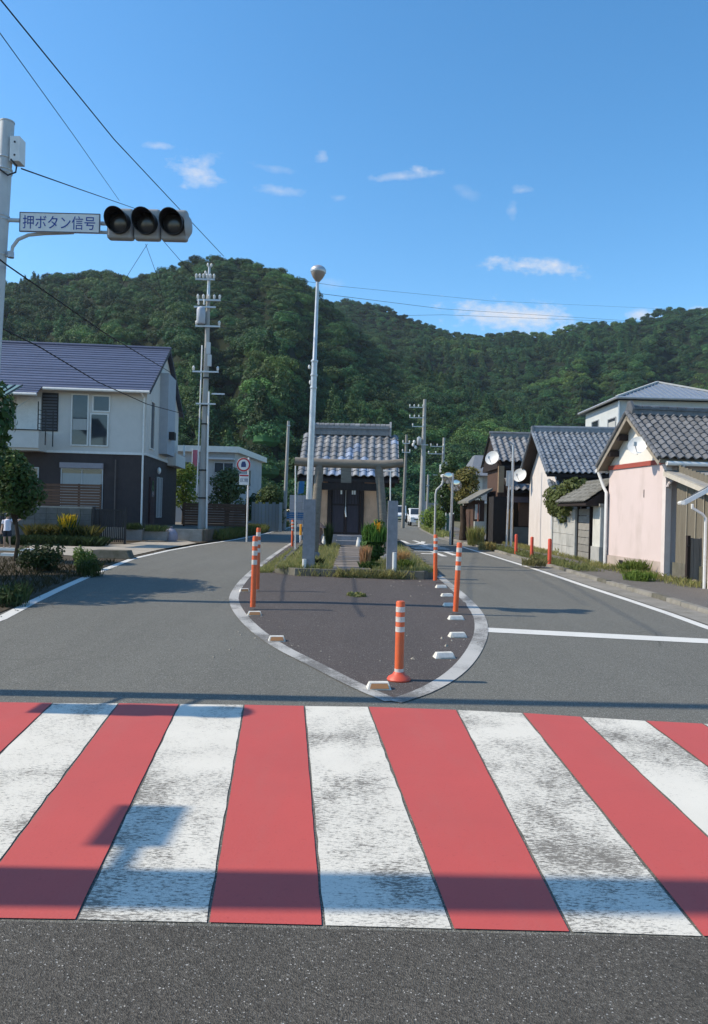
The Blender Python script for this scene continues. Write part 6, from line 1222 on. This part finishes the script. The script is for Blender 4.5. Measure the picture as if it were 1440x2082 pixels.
o = thing('bare_tree', 'thick dark bare trunk beside the mirror pole', 'tree', (P(941, 1085, 36).x, 36, gz(36))); q = ORG[o.name]; MB().tube([q, q + V((.02, 0, .9)), q + V((-.03, 0, 1.75))], [.2, .15, .13], 10).build('trunk', BARK, o, True); MB().tube([q + V((0, 0, 1.3)), q + V((.2, 0, 1.9))], [.07, .04], 7).build('limb', BARK, o, True)
# tall weeds, flowers and grass
clump('flower_plant', 'yellow flowering plant before the grey block wall', 'flower', (P(140, 1056, 25.4).x, 25.4, gz(25) + .62), 130, .42, .03, YELF, .22, 31, None, 1.1)
clump('plant', 'green stems carrying the yellow flowers at the block wall', 'plant', (P(138, 1100, 25.4).x, 25.4, gz(25)), 160, 1.0, .014, LEAF, .2, 32, None, .4)
def fl(r): return (P(60 + 130 * r.rand(), 1090, 25.5).x, 25.3 + .5 * r.rand(), gz(25) + .15)
grass('flower_bed', fl, 1500, .5, .016, leafmat('bed_leaves', (.06, .085, .025), (.24, .18, .05), .3), 'low leafy flower bed along the foot of the grey block wall', 33, 1.0)
def hd(r): return (P(25 + 185 * r.rand(), 1100, 24.6).x, 24.3 + .7 * r.rand(), gz(24))
grass('ground_cover', hd, 3000, .32, .016, LEAFD, 'dark green ground cover between flower bed and driveway', 34, 1.2)
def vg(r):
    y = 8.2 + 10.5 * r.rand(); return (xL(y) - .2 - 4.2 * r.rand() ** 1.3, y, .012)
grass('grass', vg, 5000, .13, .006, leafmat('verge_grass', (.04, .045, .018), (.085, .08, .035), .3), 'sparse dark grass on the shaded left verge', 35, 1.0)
for i, (px, py, h, n, lb) in enumerate(((18, 1232, .32, 120, 'tall thin weeds at the left edge next to the white line'), (180, 1172, .36, 130, 'green weeds by the low dark block on the left verge'), (95, 1160, .16, 120, 'flat weeds in front of the dark round bush'))):
    q = G(px, py); clump('weed_clump', lb, 'weeds', (q.x, q.y, .01), n, h, .008, LEAF if i == 1 else LEAFD, .24, 40 + i, 'weeds on the left verge', .7)
def lg(r):
    y = 31 + 24 * r.rand(); return (xL(y) - .25 - 1.1 * r.rand(), y, gz(y) + .02)
grass('grass', lg, 9000, .42, .012, leafmat('roadside_grass', (.10, .14, .03), (.21, .21, .07), .35), 'tall sunlit grass along the far left road edge', 43, .7)
def rg(r):
    y = 18.5 + 14 * r.rand(); return (xR(y) + .72 + .75 * r.rand() ** 1.4, y, gz(y) + .05)
grass('grass', rg, 3600, .15, .006, GRASS, 'dry weeds round the red posts on the right pavement', 44, 1.0)
def rg2(r):
    y = 15 + 19 * r.rand(); x = 7.15 - .06 * (y - 18) * (y < 21) + (.25 if 21 < y < 26 else 0); return (x - .06 - .5 * r.rand() ** 2, y, gz(y) + .055)
grass('grass', rg2, 3600, .14, .007, GRASS, 'weeds along the foot of the right house walls', 45, 1.0)
for i, (px, py, h, lb) in enumerate(((1290, 1166, .34, 'green weed tuft on the pavement before the pink wall'), (1300, 1180, .22, 'lower green weed tuft nearer the road before the pink wall'), (1150, 1128, .25, 'weeds at the foot of the stained garden wall'), (990, 1118, .3, 'brown tuft on the kerb far along the right road'), (1085, 1150, .22, 'weeds between the middle and right red posts'))):
    q = G(px, py, .055); clump('weed_clump', lb, 'weeds', q, 260, h, .010, (LEAFL, LEAFL, GRASS, DRYG, GRASS)[i], .3, 50 + i, 'weeds on the right pavement', .9)
def far_r(r):
    y = 40 + 34 * r.rand(); return (xR(y) + .3 + .9 * r.rand(), y, gz(y) + .02)
grass('grass', far_r, 3500, .3, .014, GRASS, 'dry grass strip along the far right kerb', 56, .8)
# ================================================================ person at the far left
def person(px, py, d, Hh):
    q = P(px, py, d); b = V((q.x, d, gz(d) + .03)); k = Hh / 1.6
    o = thing('person', 'person in white shirt and dark shorts standing with one arm stretched out', 'person', b)
    SK = M('skin', (.46, .30, .22), (.40, .26, .19), 6, .6); SHT = M('white_shirt', (.66, .67, .74), (.56, .57, .66), 6, .9); SHO = M('dark_shorts', (.03, .035, .05), (.024, .028, .04), 6, .9); HAIR = M('black_hair', (.012, .011, .012), (.01, .009, .01), 20, .5)
    J = {'pel': (0, 0, .86), 'wai': (0, .01, 1.0), 'che': (0, .02, 1.18), 'nec': (0, .02, 1.34), 'hd0': (.01, .0, 1.42), 'hd1': (.02, -.01, 1.52),
         'lhip': (-.09, 0, .80), 'lkn': (-.11, -.02, .45), 'lan': (-.12, .03, .08), 'lto': (-.13, -.12, .03), 'rhip': (.09, 0, .80), 'rkn': (.12, -.03, .46), 'ran': (.13, .03, .08), 'rto': (.15, -.12, .03),
         'lsh': (-.17, .02, 1.28), 'lel': (-.25, .03, 1.02), 'lwr': (-.24, -.08, .80), 'lha': (-.23, -.11, .72), 'rsh': (.17, .02, 1.28), 'rel': (.37, -.03, 1.24), 'rwr': (.57, -.07, 1.31), 'rha': (.65, -.08, 1.34)}
    Rr = {'pel': .125, 'wai': .11, 'che': .125, 'nec': .048, 'hd0': .075, 'hd1': .088, 'lhip': .085, 'lkn': .052, 'lan': .034, 'lto': .03, 'rhip': .085, 'rkn': .052, 'ran': .034, 'rto': .03, 'lsh': .055, 'lel': .04, 'lwr': .028, 'lha': .028, 'rsh': .055, 'rel': .04, 'rwr': .028, 'rha': .028}
    E_ = [('pel', 'wai'), ('wai', 'che'), ('che', 'nec'), ('nec', 'hd0'), ('hd0', 'hd1'), ('pel', 'lhip'), ('lhip', 'lkn'), ('lkn', 'lan'), ('lan', 'lto'), ('pel', 'rhip'), ('rhip', 'rkn'), ('rkn', 'ran'), ('ran', 'rto'), ('che', 'lsh'), ('lsh', 'lel'), ('lel', 'lwr'), ('lwr', 'lha'), ('che', 'rsh'), ('rsh', 'rel'), ('rel', 'rwr'), ('rwr', 'rha')]
    names = list(J); vs = [V(J[n]) * k for n in names]; es = [(names.index(a), names.index(c)) for a, c in E_]
    for sgn, w_ in ((-1, 'lha'), (1, 'rha')):                      # five fingers on each hand
        w0 = names.index(w_); p = vs[w0]; dr = (p - vs[w0 - 1]).normalized(); sd = dr.cross(V((0, 1, .2))).normalized()
        for f in range(5):
            off = (f - 2) * .014; ln = (.05, .07, .078, .07, .055)[f]; vs.append(p + (sd * off * 1.6 + dr * ln * .6) * k); vs.append(p + (sd * off * 2.0 + dr * ln + V((0, -.012, -.01))) * k); es += [(w0, len(vs) - 2), (len(vs) - 2, len(vs) - 1)]; names += ['f', 'f']
    me = bpy.data.meshes.new('body'); me.from_pydata([tuple(v) for v in vs], es, []); ob = bpy.data.objects.new('body', me); C.objects.link(ob); ob.parent = o
    ob.modifiers.new('skin', 'SKIN'); sv = me.skin_vertices[0].data
    for i, n in enumerate(names): r = Rr.get(n, .009) * k; sv[i].radius = (r, r)
    sv[0].use_root = True; s2 = ob.modifiers.new('sub', 'SUBSURF'); s2.levels = s2.render_levels = 2; dg = bpy.context.evaluated_depsgraph_get(); dg.update(); m2 = bpy.data.meshes.new_from_object(ob.evaluated_get(dg)); ob.modifiers.clear(); ob.data = m2; m2.materials.clear(); m2.materials.append(SK)
    for p in m2.polygons: p.use_smooth = True
    ORG[ob.name] = b; W = lambda n: b + V(J[n]) * k
    T = lambda seq, rad, nm, m: MB().tube([W(s) if isinstance(s, str) else b + V(s) * k for s in seq], [r * k for r in rad], 14).build(nm, m, o, True)
    T([(0, 0, .80), 'wai', 'che', (0, .02, 1.30), (0, .02, 1.345)], [.165, .15, .168, .14, .065], 'shirt', SHT); T(['lsh', (-.22, .025, 1.12)], [.075, .066], 'shirt_sleeve', SHT); T(['rsh', (.30, -.005, 1.25), (.5, -.05, 1.285)], [.075, .066, .05], 'shirt_sleeve', SHT)
    T([(-.02, 0, .84), (-.09, 0, .76), (-.115, -.01, .54)], [.12, .105, .09], 'shorts', SHO); T([(.02, 0, .84), (.09, 0, .76), (.115, -.01, .54)], [.12, .105, .09], 'shorts', SHO)
    h = W('hd1'); MB().ball(h + V((-.005, .02, .02)) * k, (.098 * k, .10 * k, .105 * k), 14, 10).build('hair', HAIR, o, True)
    for s_ in (-1, 1): MB().ball(h + V((s_ * .032, -.092, -.035)) * k, .011 * k, 8, 6).build('eye', DARK, o); MB().ball(h + V((s_ * .088, 0, -.04)) * k, (.012 * k, .02 * k, .03 * k), 8, 6).build('ear', SK, o)
    MB().ball(h + V((0, -.096, -.06)) * k, (.012 * k, .018 * k, .018 * k), 8, 6).build('nose', SK, o); MB().ball(h + V((0, -.083, -.095)) * k, (.025 * k, .01 * k, .006 * k), 8, 6).build('mouth', M('lips', (.35, .14, .12), (.3, .12, .1), 6, .5), o)
    for s_ in ('lto', 'rto'): MB().ball(W(s_) + V((0, .05, .005)) * k, (.045 * k, .115 * k, .035 * k), 10, 7).build('shoe', DARK, o, True)
person(15, 1080, 22.4, 1.06)
print('objects', len(bpy.data.objects))
